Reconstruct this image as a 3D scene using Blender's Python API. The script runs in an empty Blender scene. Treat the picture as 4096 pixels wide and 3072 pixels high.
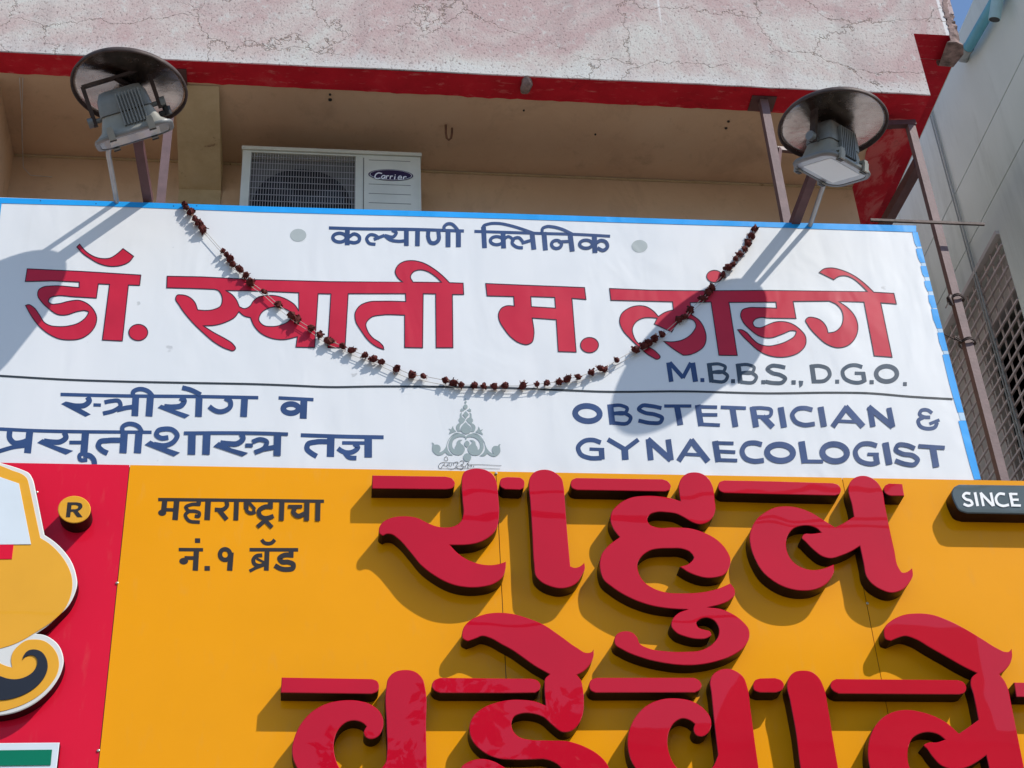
import bpy, math, random
from mathutils import Vector, Matrix, noise
from mathutils.geometry import tessellate_polygon
random.seed(7)
S = bpy.context.scene
COL = S.collection
R = math.radians

# ------------------------------------------------------------------ camera
PITCH, YAW, ROLL = R(35.08), R(8.21), R(-3.35)
FPX, PW, PH = 6430.0, 4096.0, 3072.0
EYE = Vector((0.0, -5.2, 1.6))
cp, sp, cy, sy, cr, sr = math.cos(PITCH), math.sin(PITCH), math.cos(YAW), math.sin(YAW), math.cos(ROLL), math.sin(ROLL)
FWD = Vector((sy*cp, cy*cp, sp)); _r = Vector((cy, -sy, 0)); _u = _r.cross(FWD)
RGT = _r*cr + _u*sr; UPV = _u*cr - _r*sr
cam_d = bpy.data.cameras.new('camera'); cam = bpy.data.objects.new('camera', cam_d); COL.objects.link(cam)
m = Matrix((RGT, UPV, -FWD)).transposed().to_4x4(); m.translation = EYE
cam.matrix_world = m
cam_d.sensor_width = 36.0; cam_d.lens = 36.0*FPX/PW; cam_d.clip_end = 3000; cam_d.clip_start = 0.05
S.camera = cam
S.render.resolution_x, S.render.resolution_y = 1024, 768

# ------------------------------------------------------------------ light
SUNV = Vector((1.2, -1.0, 1.68)).normalized()          # towards the sun
world = bpy.data.worlds.new('World'); S.world = world; world.use_nodes = True
nt = world.node_tree; bg = nt.nodes['Background']
sky = nt.nodes.new('ShaderNodeTexSky'); sky.sky_type = 'NISHITA'; sky.sun_disc = False
sky.sun_elevation = math.asin(SUNV.z); sky.sun_rotation = math.atan2(SUNV.x, SUNV.y)
sky.air_density = 1.15; sky.dust_density = .45; sky.ozone_density = 4.0
nt.links.new(sky.outputs[0], bg.inputs[0]); bg.inputs[1].default_value = 0.15
sl = bpy.data.lights.new('sun', 'SUN'); sl.energy = 3.7; sl.angle = R(0.53); sl.color = (1.0, 0.94, 0.86)
so = bpy.data.objects.new('sun', sl); COL.objects.link(so)
so.rotation_euler = (-SUNV).to_track_quat('-Z', 'Y').to_euler(); so.location = (8, -8, 16)
S.view_settings.view_transform = 'Standard'; S.view_settings.look = 'None'
S.view_settings.exposure = 0.23; S.view_settings.gamma = 1.0
S.render.engine = 'CYCLES'

# ------------------------------------------------------------------ materials
def lin(c): return tuple(((v/255+0.055)/1.055)**2.4 if v/255 > 0.04045 else v/255/12.92 for v in c)
class Mat:
    """small wrapper to write node materials shortly"""
    def __init__(s, name, col=(.5,.5,.5), rough=.5, metal=0.0, coat=0.0, spec=.5, coat_rough=.05):
        s.m = bpy.data.materials.new(name); s.m.use_nodes = True
        s.t = s.m.node_tree; s.b = s.t.nodes['Principled BSDF']
        s.set('Base Color', (*col, 1)); s.set('Roughness', rough); s.set('Metallic', metal)
        s.set('Coat Weight', coat); s.set('Coat Roughness', coat_rough); s.set('Specular IOR Level', spec)
        s.co = None
    def set(s, k, v): s.b.inputs[k].default_value = v
    def n(s, typ, **kw):
        nd = s.t.nodes.new('ShaderNode'+typ)
        for k, v in kw.items():
            if k in ('operation','data_type','blend_type','feature','distance','interpolation_type','noise_dimensions','wave_type','bands_direction','noise_type'): setattr(nd, k, v)
            else:
                key = int(k[1:]) if k[0]=='i' and k[1:].isdigit() else k.replace('_',' ')
                nd.inputs[key].default_value = v
        return nd
    def l(s, a, b): s.t.links.new(a, b)
    def coord(s, scale=(1,1,1)):
        g = s.n('NewGeometry'); mp = s.n('Mapping'); mp.inputs['Scale'].default_value = scale
        s.l(g.outputs['Position'], mp.inputs['Vector']); return mp.outputs[0]
    def noise(s, scale=5, detail=4, rough=.55, dist=0, vec=None, out=0):
        nd = s.n('TexNoise', Scale=scale, Detail=detail, Roughness=rough, Distortion=dist)
        s.l(vec if vec else s.coord(), nd.inputs['Vector']); return nd.outputs[out]
    def ramp(s, fac, stops):
        nd = s.n('ValToRGB'); e = nd.color_ramp.elements
        while len(e) < len(stops): e.new(.5)
        for el, (p, c) in zip(e, stops):
            el.position = p; el.color = (*c, 1) if len(c) == 3 else c
        s.l(fac, nd.inputs[0]); return nd.outputs[0]
    def rng(s, fac, a, b, c=0., d=1.):
        nd = s.n('MapRange'); nd.inputs[1].default_value=a; nd.inputs[2].default_value=b; nd.inputs[3].default_value=c; nd.inputs[4].default_value=d
        nd.clamp = True; s.l(fac, nd.inputs[0]); return nd.outputs[0]
    def mix(s, fac, a, b, blend='MIX'):
        nd = s.n('Mix', data_type='RGBA', blend_type=blend)
        for i, v in ((0, fac), (6, a), (7, b)):
            if isinstance(v, (int, float)): nd.inputs[i].default_value = v
            elif isinstance(v, tuple): nd.inputs[i].default_value = (*v, 1)
            else: s.l(v, nd.inputs[i])
        return nd.outputs[2]
    def math(s, op, a, b=0.):
        nd = s.n('Math', operation=op)
        for i, v in ((0, a), (1, b)):
            if isinstance(v, (int, float)): nd.inputs[i].default_value = v
            else: s.l(v, nd.inputs[i])
        return nd.outputs[0]
    def bump(s, h, strength=.2, dist=.01, normal='Normal'):
        nd = s.n('Bump', Strength=strength, Distance=dist); s.l(h, nd.inputs['Height']); s.l(nd.outputs[0], s.b.inputs[normal]); return nd
    def base(s, o): s.l(o, s.b.inputs['Base Color'])
    def rough(s, o): s.l(o, s.b.inputs['Roughness'])

def simple(name, col, rough=.5, metal=0., coat=0., var=.12, vs=6., bump=0., bs=60., spec=.5):
    M = Mat(name, col, rough, metal, coat, spec)
    f = M.noise(vs, 5, .6)
    lo = tuple(c*(1-var) for c in col); hi = tuple(min(1, c*(1+var)) for c in col)
    M.base(M.ramp(f, [(.3, lo), (.7, hi)]))
    if bump: M.bump(M.noise(bs, 3), bump, .004)
    return M.m

def m_plaster():
    M = Mat('weathered_pink_plaster', rough=.93, spec=.15)
    v = M.coord((1, 1, 1))
    big = M.noise(1.35, 8, .68, .8, v)
    pat = M.ramp(big, [(.36, (.60, .585, .54)), (.46, (.56, .475, .445)), (.56, (.50, .362, .35)), (.70, (.57, .48, .45))])
    mid = M.noise(13, 6, .75, .3, v)
    pat = M.mix(M.rng(mid, .55, .66, 0, .8), pat, (.60, .595, .56))
    pat = M.mix(M.rng(M.noise(42, 4, .7, 0, v), .52, .7, 0, .55), pat, (.42, .325, .315))
    grey = M.noise(6, 6, .7, 0, v)
    pat = M.mix(M.rng(grey, .58, .75, 0, .6), pat, (.36, .37, .36))
    # whitewash run along the lower edge (ragged)
    g = M.n('NewGeometry'); sx = M.n('SeparateXYZ'); M.l(g.outputs['Position'], sx.inputs[0])
    edge = M.math('ADD', sx.outputs[2], M.math('MULTIPLY', M.noise(3.5, 6, .7, .4, v), -.34))
    pat = M.mix(M.rng(edge, 6.88, 6.97, .7, 0.), pat, (.63, .64, .62))
    st = M.noise(5, 5, .65, .2, M.coord((1, 1, .22)))
    pat = M.mix(M.rng(st, .52, .70, 0, .5), pat, (.36, .305, .295))
    # pores
    por = M.noise(88, 3, .65, 0, M.coord((1, 1, .75)))
    pat = M.mix(M.rng(por, .32, .44, .9, 0.), pat, (.20, .15, .145))
    # vertical white drips
    dr = M.noise(9, 2, .5, 0, M.coord((1, 1, .035)))
    top = M.rng(sx.outputs[2], 7.08, 7.5, 0, 1.)
    pat = M.mix(M.math('MULTIPLY', M.rng(dr, .70, .72, 0, .8), top), pat, (.8, .8, .79))
    # cracks
    wv = M.n('VectorMath', operation='ADD')
    nz = M.n('TexNoise', Scale=5., Detail=5., Roughness=.65); M.l(v, nz.inputs[0])
    sc = M.n('VectorMath', operation='SCALE'); sc.inputs['Scale'].default_value = .5; M.l(nz.outputs['Color'], sc.inputs[0])
    M.l(M.coord((1.5, 1, 2.6)), wv.inputs[0]); M.l(sc.outputs[0], wv.inputs[1])
    vo = M.n('TexVoronoi', feature='DISTANCE_TO_EDGE', Scale=1.0); M.l(wv.outputs[0], vo.inputs['Vector'])
    ck = M.rng(vo.outputs['Distance'], .0015, .008, 1., 0.)
    ck = M.math('MULTIPLY', ck, M.rng(M.noise(1.1, 3, .5, 0, v), .40, .50, 0., 1.))
    pat = M.mix(M.math('MULTIPLY', ck, .62), pat, (.16, .11, .08))
    M.base(pat)
    h = M.math('SUBTRACT', M.math('ADD', M.math('MULTIPLY', por, .55), M.math('MULTIPLY', mid, .12)), M.math('MULTIPLY', ck, .8))
    M.bump(h, .55, .007)
    return M.m

def m_redpaint(name='red_oxide_paint', thr=.57, sc_=24., cs=(.5, 1.4, 1)):
    M = Mat(name, rough=.7, spec=.25)
    v = M.coord((1, 1, 1))
    f = M.noise(5, 6, .65, .3, v)
    c = M.ramp(f, [(.3, lin((178, 16, 36))), (.6, lin((205, 28, 48))), (.78, lin((214, 80, 84)))])
    sc = M.noise(sc_, 6, .72, .4, M.coord(cs))
    c = M.mix(M.rng(sc, thr, thr+.13, 0, .7), c, lin((214, 120, 118)))
    c = M.mix(M.rng(M.noise(7, 6, .75, .5, v), .60, .72, 0, .6), c, lin((120, 14, 26)))
    M.base(c); M.bump(M.noise(40, 5, .7, 0, v), .3, .006)
    return M.m

def m_tan():
    M = Mat('tan_interior_paint', rough=.8, spec=.2)
    v = M.coord()
    f = M.noise(1.7, 6, .6, .3, v)
    c = M.ramp(f, [(.25, (.58, .385, .25)), (.55, (.66, .465, .31)), (.8, (.70, .52, .36))])
    d = M.noise(9, 6, .72, .2, v)
    c = M.mix(M.rng(d, .58, .8, 0, .5), c, (.30, .19, .12))
    st = M.noise(3.2, 6, .7, .5, M.coord((1, 1, .4)))
    c = M.mix(M.rng(st, .55, .7, 0, .35), c, (.36, .235, .16))
    M.base(c); M.bump(M.noise(30, 5, .6, 0, v), .25, .01)
    return M.m

def m_bracket():
    M = Mat('peeling_cream_paint', rough=.85, spec=.2)
    v = M.coord()
    c = M.ramp(M.noise(6, 6, .65, .3, v), [(.3, (.50, .38, .22)), (.6, (.62, .50, .31)), (.8, (.66, .55, .38))])
    c = M.mix(M.rng(M.noise(13, 6, .7, .5, v), .64, .7, 0, .8), c, (.24, .15, .09))
    M.base(c); M.bump(M.noise(35, 5, .6, 0, v), .3, .008); return M.m

def m_banner():
    M = Mat('white_flex_vinyl', (.79, .80, .815), .42, 0, .10, .3, .2)
    v = M.coord((1, 1, .45))
    c = M.ramp(M.noise(1.6, 4, .5, .2, v), [(.3, (.735, .765, .785)), (.7, (.785, .80, .815))])
    sp_ = M.noise(14, 2, .5, 0, M.coord((1, 1, 1)))
    c = M.mix(M.rng(sp_, .755, .785, 0, .55), c, (.42, .43, .44))
    run = M.noise(16, 3, .6, 0, M.coord((1, 1, .05)))
    c = M.mix(M.math('MULTIPLY', M.rng(run, .60, .80, 0, .13), M.rng(M.noise(2.2, 3), .45, .65)), c, (.47, .46, .43))
    M.base(c)
    M.rough(M.rng(M.noise(5, 4), .3, .7, .34, .5))
    h = M.math('ADD', M.noise(2.6, 3, .45, .6, M.coord((1, 1, .6))), M.math('MULTIPLY', M.noise(9, 2, .4, .5, M.coord((1, 1, .25))), .22))
    M.bump(h, .32, .03); return M.m

def m_paint(name, col, rough=.42, var=.07, coat=.1):
    M = Mat(name, col, rough, 0, coat*.5, .2, .25)
    f = M.noise(4, 5, .6)
    M.base(M.ramp(f, [(.3, tuple(c*(1-var) for c in col)), (.7, tuple(min(1, c*(1+var)) for c in col))]))
    M.bump(M.noise(3.2, 3, .45, .6, M.coord((1, 1, .6))), .35, .035)
    return M.m

def m_acrylic(name, col, wob=.05, coat=1.0, rough=.25):
    M = Mat(name, col, .5, 0, coat*.6, .04, .012)
    f = M.noise(3, 4, .5)
    M.base(M.ramp(f, [(.3, tuple(c*.94 for c in col)), (.7, tuple(min(1, c*1.05) for c in col))]))
    h = M.noise(3.6, 1.5, .35, .2, M.coord((1, 1, .8)))
    M.bump(h, wob, .05, 'Coat Normal'); return M.m

def m_panel(name, col):
    M = Mat(name, col, .5, 0, .24, .06, .10)
    f = M.noise(2.2, 5, .55)
    c = M.ramp(f, [(.3, tuple(x*.97 for x in col)), (.7, tuple(min(1, x*1.03) for x in col))])
    d = M.noise(30, 3, .6, 0, M.coord((1, 1, .25)))
    c = M.mix(M.rng(d, .58, .8, 0, .07), c, (.55, .40, .25))
    c = M.mix(M.rng(M.noise(140, 2, .5), .74, .8, 0, .35), c, (.55, .5, .42))
    M.base(c); M.rough(M.rng(M.noise(7, 4), .3, .7, .45, .6))
    M.bump(M.noise(1.6, 2, .4), .10, .05, 'Coat Normal'); return M.m

def m_steel_hood():
    M = Mat('dull_reflective_sheet_metal', (.40, .355, .33), .16, 1.0)
    v = M.coord()
    f = M.noise(8, 6, .7, .3, v)
    M.base(M.ramp(f, [(.3, (.31, .245, .21)), (.7, (.48, .40, .355))]))
    M.rough(M.rng(M.noise(11, 5, .7, .3, v), .3, .75, .15, .34))
    M.bump(M.noise(22, 3, .5, .8, M.coord((.5, 1, 1))), .12, .012); return M.m

def m_wallgrey():
    M = Mat('grey_plaster', rough=.9, spec=.2)
    c = M.ramp(M.noise(1.3, 6, .6, .4, M.coord((1, 1, .35))), [(.3, (.66, .695, .64)), (.7, (.78, .81, .75))])
    c = M.mix(M.rng(M.noise(4, 6, .7, .3, M.coord((1, 1, .16))), .5, .75, 0, .75), c, (.52, .545, .485))
    M.base(c); M.bump(M.noise(60, 4, .6), .1, .004); return M.m

MT = {}
def setup_materials():
    MT['plaster'] = m_plaster(); MT['red'] = m_redpaint(); MT['redfaded'] = m_redpaint('faded_red_paint', .43, 7., (1.3, .7, 1)); MT['tan'] = m_tan(); MT['cream'] = m_bracket()
    MT['banner'] = m_banner(); MT['hood'] = m_steel_hood(); MT['grey'] = m_wallgrey()
    MT['blue'] = m_paint('bright_blue_border', (.018, .36, .86), .4)
    MT['glinthem'] = m_paint('blue_hem_glint', (.45, .63, .80), .4)  # glints on the blue hem, put into a paler colour
    MT['navy'] = m_paint('navy_lettering', (.035, .075, .195), .45, .18)
    MT['slate'] = m_paint('slate_lettering', (.055, .085, .125), .45, .18)
    MT['crimson'] = m_paint('crimson_lettering', (.56, .018, .05), .42)
    MT['outline'] = m_paint('dark_outline', (.03, .012, .03), .5, .05)
    MT['dotgrey'] = m_paint('pale_grey_print', (.42, .47, .47), .45)
    MT['ornament'] = m_paint('sage_grey_print', (.31, .38, .385), .45)
    MT['divider'] = m_paint('charcoal_line', (.035, .045, .055), .45)
    MT['yellow'] = m_panel('amber_yellow_panel', (.90, .358, .0005))
    MT['redpanel'] = m_panel('crimson_panel', (.74, .008, .038))
    MT['acryl'] = m_acrylic('red_acrylic_face', (.54, .002, .020), .028)
    MT['side'] = simple('black_letter_return', (.022, .007, .006), .4, 0, 0, .2, 8, 0, 60, .12)
    MT['redside'] = simple('maroon_letter_return', (.035, .003, .007), .5, 0, 0, .2, 8, 0, 60, .12)
    MT['blacktext'] = simple('black_vinyl_text', (.022, .014, .010), .4)
    MT['badgeyellow'] = m_acrylic('amber_acrylic_face', (.82, .40, .035), .02, .5)
    MT['paleblue'] = m_acrylic('pale_blue_acrylic', (.70, .77, .82), .02, .5)
    MT['whiteacryl'] = m_acrylic('white_acrylic', (.72, .72, .69), .02, .5)
    MT['darkacryl'] = m_acrylic('charcoal_acrylic', (.022, .024, .032), .03, 1.0)
    MT['greenacryl'] = m_acrylic('green_acrylic', (.003, .185, .10), .02, .5)
    MT['sinceface'] = m_acrylic('slate_grey_acrylic', (.095, .125, .135), .03, 1.0)
    MT['whitetext'] = simple('white_vinyl_text', (.86, .87, .88), .4, var=.03)
    MT['maroon'] = simple('chalky_maroon_steel', (.165, .10, .10), .6, 0, 0, .2, 14, .2, 90)
    MT['darkmaroon'] = simple('dark_maroon_steel', (.10, .042, .045), .5, 0, 0, .25, 14, .2, 90)
    MT['galv'] = simple('galvanised_conduit', (.42, .43, .43), .42, .7, 0, .15, 20)
    MT['castshaded'] = simple('shaded_grey_casting', (.19, .20, .20), .45, .1, 0, .16, 16, .15, 120)  # lamp casting with its shade under the hood put into the grey
    MT['castsunlit'] = simple('sunlit_cream_casting', (.29, .285, .25), .5, 0, 0, .1, 16)  # same casting, the cream of its sunlit parts put into the colour
    MT['lampglass'] = Mat('frosted_lamp_glass', (.30, .345, .40), .16, 0, .6).m
    MT['lampwhite'] = Mat('diffuser_white', (.62, .68, .70), .12, 0, .6).m
    MT['iron'] = simple('dark_rusty_iron', (.06, .04, .035), .6, .3, 0, .4, 20, .3)
    MT['aircon'] = simple('aged_white_enamel', (.66, .66, .56), .45, 0, .1, .08, 7)
    MT['airtrim'] = simple('shadow_line_dark_enamel', (.13, .125, .11), .6)
    MT['wire'] = simple('grey_wire_mesh', (.42, .40, .38), .5, .3)
    MT['black'] = simple('black_plastic', (.012, .012, .012), .5)
    MT['badgeblue'] = simple('deep_blue_badge', (.008, .010, .045), .3, 0, .4)
    MT['petal'] = simple('dried_maroon_petal', (.095, .016, .013), .75, 0, 0, .5, 70, .5, 150, .2)
    MT['petaltip'] = simple('dried_pale_calyx', (.45, .27, .19), .8, 0, 0, .3, 70)
    MT['thread'] = simple('pale_cotton_thread', (.50, .47, .42), .8)
    MT['grille'] = simple('pinkish_grille_paint', (.60, .49, .46), .6, 0, 0, .2, 12)
    MT['reveal'] = simple('taupe_plaster', (.60, .545, .51), .85, 0, 0, .15, 5, .2)
    MT['pvcblue'] = simple('sky_blue_pvc', (.10, .36, .47), .42, 0, .1, .12, 9)
    MT['pvcpale'] = simple('pale_faded_pvc', (.42, .62, .64), .5, 0, 0, .12, 9)
    MT['pvcgrey'] = simple('dusty_grey_pvc', (.30, .31, .30), .6, 0, 0, .2, 12)
    MT['cable'] = simple('grey_cable', (.36, .37, .35), .5)
    MT['rust'] = simple('rusty_scrap', (.16, .075, .045), .8, .1, 0, .5, 25, .5)
    MT['concrete'] = simple('broken_concrete', (.23, .16, .145), .95, 0, 0, .6, 26, 1., 45)
    MT['asphalt'] = simple('asphalt', (.10, .095, .088), .9, 0, 0, .25, 3, .4, 60)
    MT['pave'] = simple('dusty_pavement', (.34, .305, .26), .9, 0, 0, .2, 4, .3, 40)
    MT['opp'] = simple('ochre_opposite_wall', (.36, .28, .20), .85, 0, 0, .15, 2)
    MT['leaf'] = simple('dusty_green_leaf', (.045, .075, .022), .6, 0, 0, .5, 5)
    MT['bark'] = simple('brown_bark', (.11, .075, .05), .9, 0, 0, .4, 12, .8)
    MT['glasspane'] = Mat('dark_window_glass', (.02, .025, .03), .06, 0, .5).m
    MT['screw'] = simple('zinc_screw', (.55, .52, .42), .35, .8)
setup_materials()

# ------------------------------------------------------------------ helpers
def tag(o, label=None, cat=None, group=None, kind=None):
    for k, v in (('label', label), ('category', cat), ('group', group), ('kind', kind)):
        if v: o[k] = v
    return o
def empty(name, loc=(0,0,0), label=None, cat=None, group=None):
    o = bpy.data.objects.new(name, None); COL.objects.link(o); o.location = loc; o.empty_display_size = .1
    return tag(o, label, cat, group)
def put(name, me, mat, parent=None, mw=None):
    """link a mesh (world coordinates) as one object; children keep world placement"""
    o = bpy.data.objects.new(name, me); COL.objects.link(o)
    if mat is not None:
        for x in (mat if isinstance(mat, (list, tuple)) else [mat]): me.materials.append(MT[x] if isinstance(x, str) else x)
    if mw is not None: o.matrix_world = mw
    if parent:
        o.parent = parent
        if mw is None:
            o.matrix_parent_inverse = Matrix.Translation(-parent.location)   # parts keep world coordinates
    return o
class MB:
    def __init__(s): s.v = []; s.f = []; s.mi = []; s.sm = []
    def add(s, vs, fs, mi=0, smooth=False):
        b = len(s.v); s.v += [tuple(v) for v in vs]
        for f in fs: s.f.append(tuple(i+b for i in f)); s.mi.append(mi); s.sm.append(smooth)
    def box(s, a, b, mi=0):
        (x0,y0,z0), (x1,y1,z1) = a, b
        x0,x1 = min(x0,x1),max(x0,x1); y0,y1=min(y0,y1),max(y0,y1); z0,z1=min(z0,z1),max(z0,z1)
        vs = [(x0,y0,z0),(x1,y0,z0),(x1,y1,z0),(x0,y1,z0),(x0,y0,z1),(x1,y0,z1),(x1,y1,z1),(x0,y1,z1)]
        s.add(vs, [(0,3,2,1),(4,5,6,7),(0,1,5,4),(1,2,6,5),(2,3,7,6),(3,0,4,7)], mi)
    def obox(s, c, ax, ay, az, hx, hy, hz, mi=0):
        c = Vector(c); vs = []
        for k in (-1, 1):
            for i, j in ((-1,-1),(1,-1),(1,1),(-1,1)): vs.append(c + ax*hx*i + ay*hy*j + az*hz*k)
        s.add(vs, [(0,3,2,1),(4,5,6,7),(0,1,5,4),(1,2,6,5),(2,3,7,6),(3,0,4,7)], mi)
    def bar(s, a, b, w, h, up=(0,0,1), mi=0):
        a, b = Vector(a), Vector(b); d = b-a; L = d.length; d.normalize(); up = Vector(up)
        x = d.cross(up)
        if x.length < 1e-4: x = d.cross(Vector((1,0,0)))
        x.normalize(); u = x.cross(d)
        s.obox((a+b)/2, x, d, u, w/2, L/2, h/2, mi)
    def tube(s, pts, r, n=10, mi=0, cap=True, hollow=False):
        pts = [Vector(p) for p in pts]; rings = []; prev = None
        for i, p in enumerate(pts):
            d = (pts[min(i+1, len(pts)-1)] - pts[max(i-1, 0)]).normalized()
            if prev is None: x = d.cross(Vector((0,0,1)) if abs(d.z) < .9 else Vector((1,0,0)))
            else: x = prev-d*prev.dot(d)
            x.normalize(); y = d.cross(x); prev = x
            rr = r[i] if isinstance(r, (list, tuple)) else r
            rings.append([p + (x*math.cos(2*math.pi*k/n) + y*math.sin(2*math.pi*k/n))*rr for k in range(n)])
        vs = [v for rg in rings for v in rg]; fs = []
        for i in range(len(rings)-1):
            for k in range(n): fs.append((i*n+k, i*n+(k+1)%n, (i+1)*n+(k+1)%n, (i+1)*n+k))
        s.add(vs, fs, mi, True)
        if cap and not hollow:
            s.add(rings[0], [tuple(range(n))[::-1]], mi); s.add(rings[-1], [tuple(range(n))], mi)
    def mesh(s, name='mesh'):
        me = bpy.data.meshes.new(name); me.from_pydata(s.v, [], s.f)
        me.polygons.foreach_set('material_index', s.mi); me.polygons.foreach_set('use_smooth', s.sm); me.update(); return me
    def build(s, name, mat, parent=None, mw=None): return put(name, s.mesh(name), mat, parent, mw)

# a point of the photograph's drawing grid laid on the plane of the thing that carries it
KZ = 2.16016
def on_plane(px, py, Y):
    d = FWD + RGT*((px-PW/2)/FPX) - UPV*((py-PH/2)/FPX)
    return EYE + d*((Y-EYE.y)/d.y)
def pix(tile, x, y):
    if len(tile) == 2: return (tile[0]*1024 + x/KZ, tile[1]*768 + y/KZ)
    return (tile[0] + x/tile[2], tile[1] + y/tile[2])
def parse(s):
    out = []
    for w in s.split():
        c = w.endswith('!'); a, b = w.rstrip('!').split(','); out.append((float(a), float(b), c))
    return out
def smooth(pts, closed=True, sub=5):
    """Catmull-Rom through the points; points marked ! stay sharp"""
    n = len(pts); res = []
    rng_ = range(n if closed else n-1)
    for i in rng_:
        p1 = pts[i]; p2 = pts[(i+1) % n]
        p0 = pts[(i-1) % n] if (closed or i > 0) else p1
        p3 = pts[(i+2) % n] if (closed or i+2 < n) else p2
        if p1[2]: p0 = p1
        if p2[2]: p3 = p2
        if p1[2] and p2[2]: res.append((p1[0], p1[1])); continue
        L = math.hypot(p2[0]-p1[0], p2[1]-p1[1])
        def tang(a, b, c):
            la = math.hypot(b[0]-a[0], b[1]-a[1]); lb = math.hypot(c[0]-b[0], c[1]-b[1])
            if la < 1e-6: return ((c[0]-b[0])*.9/max(lb, 1e-6)*L*1., (c[1]-b[1])*.9/max(lb, 1e-6)*L)
            if lb < 1e-6: return ((b[0]-a[0])*.9/la*L, (b[1]-a[1])*.9/la*L)
            tx = (b[0]-a[0])/la*lb + (c[0]-b[0])/lb*la; ty = (b[1]-a[1])/la*lb + (c[1]-b[1])/lb*la
            k = L/(la+lb); return (tx*k, ty*k)
        m1 = tang(p0, p1, p2); m2 = tang(p1, p2, p3)
        k1 = math.hypot(*m1); k2 = math.hypot(*m2)
        if k1 > 1.3*L: m1 = (m1[0]*1.3*L/k1, m1[1]*1.3*L/k1)
        if k2 > 1.3*L: m2 = (m2[0]*1.3*L/k2, m2[1]*1.3*L/k2)
        for j in range(sub):
            t = j/sub; t2 = t*t; t3 = t2*t
            h1, h2, h3, h4 = 2*t3-3*t2+1, t3-2*t2+t, -2*t3+3*t2, t3-t2
            res.append((h1*p1[0]+h2*m1[0]+h3*p2[0]+h4*m2[0], h1*p1[1]+h2*m1[1]+h3*p2[1]+h4*m2[1]))
    if not closed: res.append((pts[-1][0], pts[-1][1]))
    return res
def ellipse(cx, cy, rx, ry, n=32, lean=0.):
    return [(cx+rx*math.cos(2*math.pi*i/n)+lean*ry*math.sin(2*math.pi*i/n), cy+ry*math.sin(2*math.pi*i/n)) for i in range(n)]
def area(p): return sum(p[i][0]*p[(i+1)%len(p)][1]-p[(i+1)%len(p)][0]*p[i][1] for i in range(len(p)))/2
def contour(tile, src, sub=5):
    """list of drawing points -> closed pixel contour"""
    if isinstance(src, str): src = smooth(parse(src), True, sub)
    return [pix(tile, x, y) for x, y in src]
def to_plane(c, Y):
    out = []
    for x, y in c:
        p = on_plane(x, y, Y); out.append((p.x, p.z))
    return out
def clean(p, eps=4e-4):
    q = []
    for a in p:
        if not q or math.hypot(a[0]-q[-1][0], a[1]-q[-1][1]) > eps: q.append(a)
    if len(q) > 2 and math.hypot(q[0][0]-q[-1][0], q[0][1]-q[-1][1]) <= eps: q.pop()
    return q
def inset(p, b):
    n = len(p); out = []
    for i in range(n):
        a, c, d = p[i-1], p[i], p[(i+1) % n]
        e1 = Vector((c[0]-a[0], c[1]-a[1])); e2 = Vector((d[0]-c[0], d[1]-c[1]))
        if e1.length < 1e-9 or e2.length < 1e-9: out.append(c); continue
        n1 = Vector((-e1.y, e1.x)).normalized(); n2 = Vector((-e2.y, e2.x)).normalized()
        mm = n1+n2
        if mm.length < .3: mm = n1
        mm.normalize(); k = b/max(.45, mm.dot(n1)); out.append((c[0]+mm.x*k, c[1]+mm.y*k))
    return out
def fill(mb, polys, Y, mi=0):
    flat = [Vector((x, z, 0)) for p in polys for x, z in p]
    tris = tessellate_polygon([[Vector((x, z, 0)) for x, z in p] for p in polys])
    fs = []
    for t in tris:
        a, b, c = (flat[i] for i in t)
        cr_ = (b.x-a.x)*(c.y-a.y)-(b.y-a.y)*(c.x-a.x)
        fs.append(t if cr_ > 0 else (t[0], t[2], t[1]))
    mb.add([(v.x, Y, v.y) for v in flat], fs, mi)
def raised(name, tile, outer, holes=(), Yf=-.066, Yb=-.001, mats=('acryl','side'), parent=None, bev=.0022, sub=6):
    """thick cut-out letter or plate: face, bevelled rim, returns"""
    polys = []
    for i, c in enumerate([outer, *holes]):
        p = clean(to_plane(contour(tile, c, sub), Yf))
        if (area(p) > 0) != (i == 0): p = p[::-1]
        polys.append(p)
    mb = MB(); ins = [inset(p, bev) for p in polys]
    fill(mb, ins, Yf-bev*.8, 0)
    for p, q in zip(polys, ins):
        n = len(p)
        vs = [(x, Yf-bev*.8, z) for x, z in q]+[(x, Yf, z) for x, z in p]
        mb.add(vs, [(i, i+n, (i+1) % n+n, (i+1) % n) for i in range(n)], 0, False)
        vs = [(x, Yf, z) for x, z in p]+[(x, Yb, z) for x, z in p]
        mb.add(vs, [(i, i+n, (i+1) % n+n, (i+1) % n) for i in range(n)], 1, True)
    return mb.build(name, mats, parent)
LAY = [0]
def flat_print(mb, tile, outer, holes, Y, mi=0, sub=5):
    polys = []
    for i, c in enumerate([outer, *holes]):
        p = clean(to_plane(contour(tile, c, sub), Y))
        if (area(p) > 0) != (i == 0): p = p[::-1]
        polys.append(p)
    fill(mb, polys, Y, mi)
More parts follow.
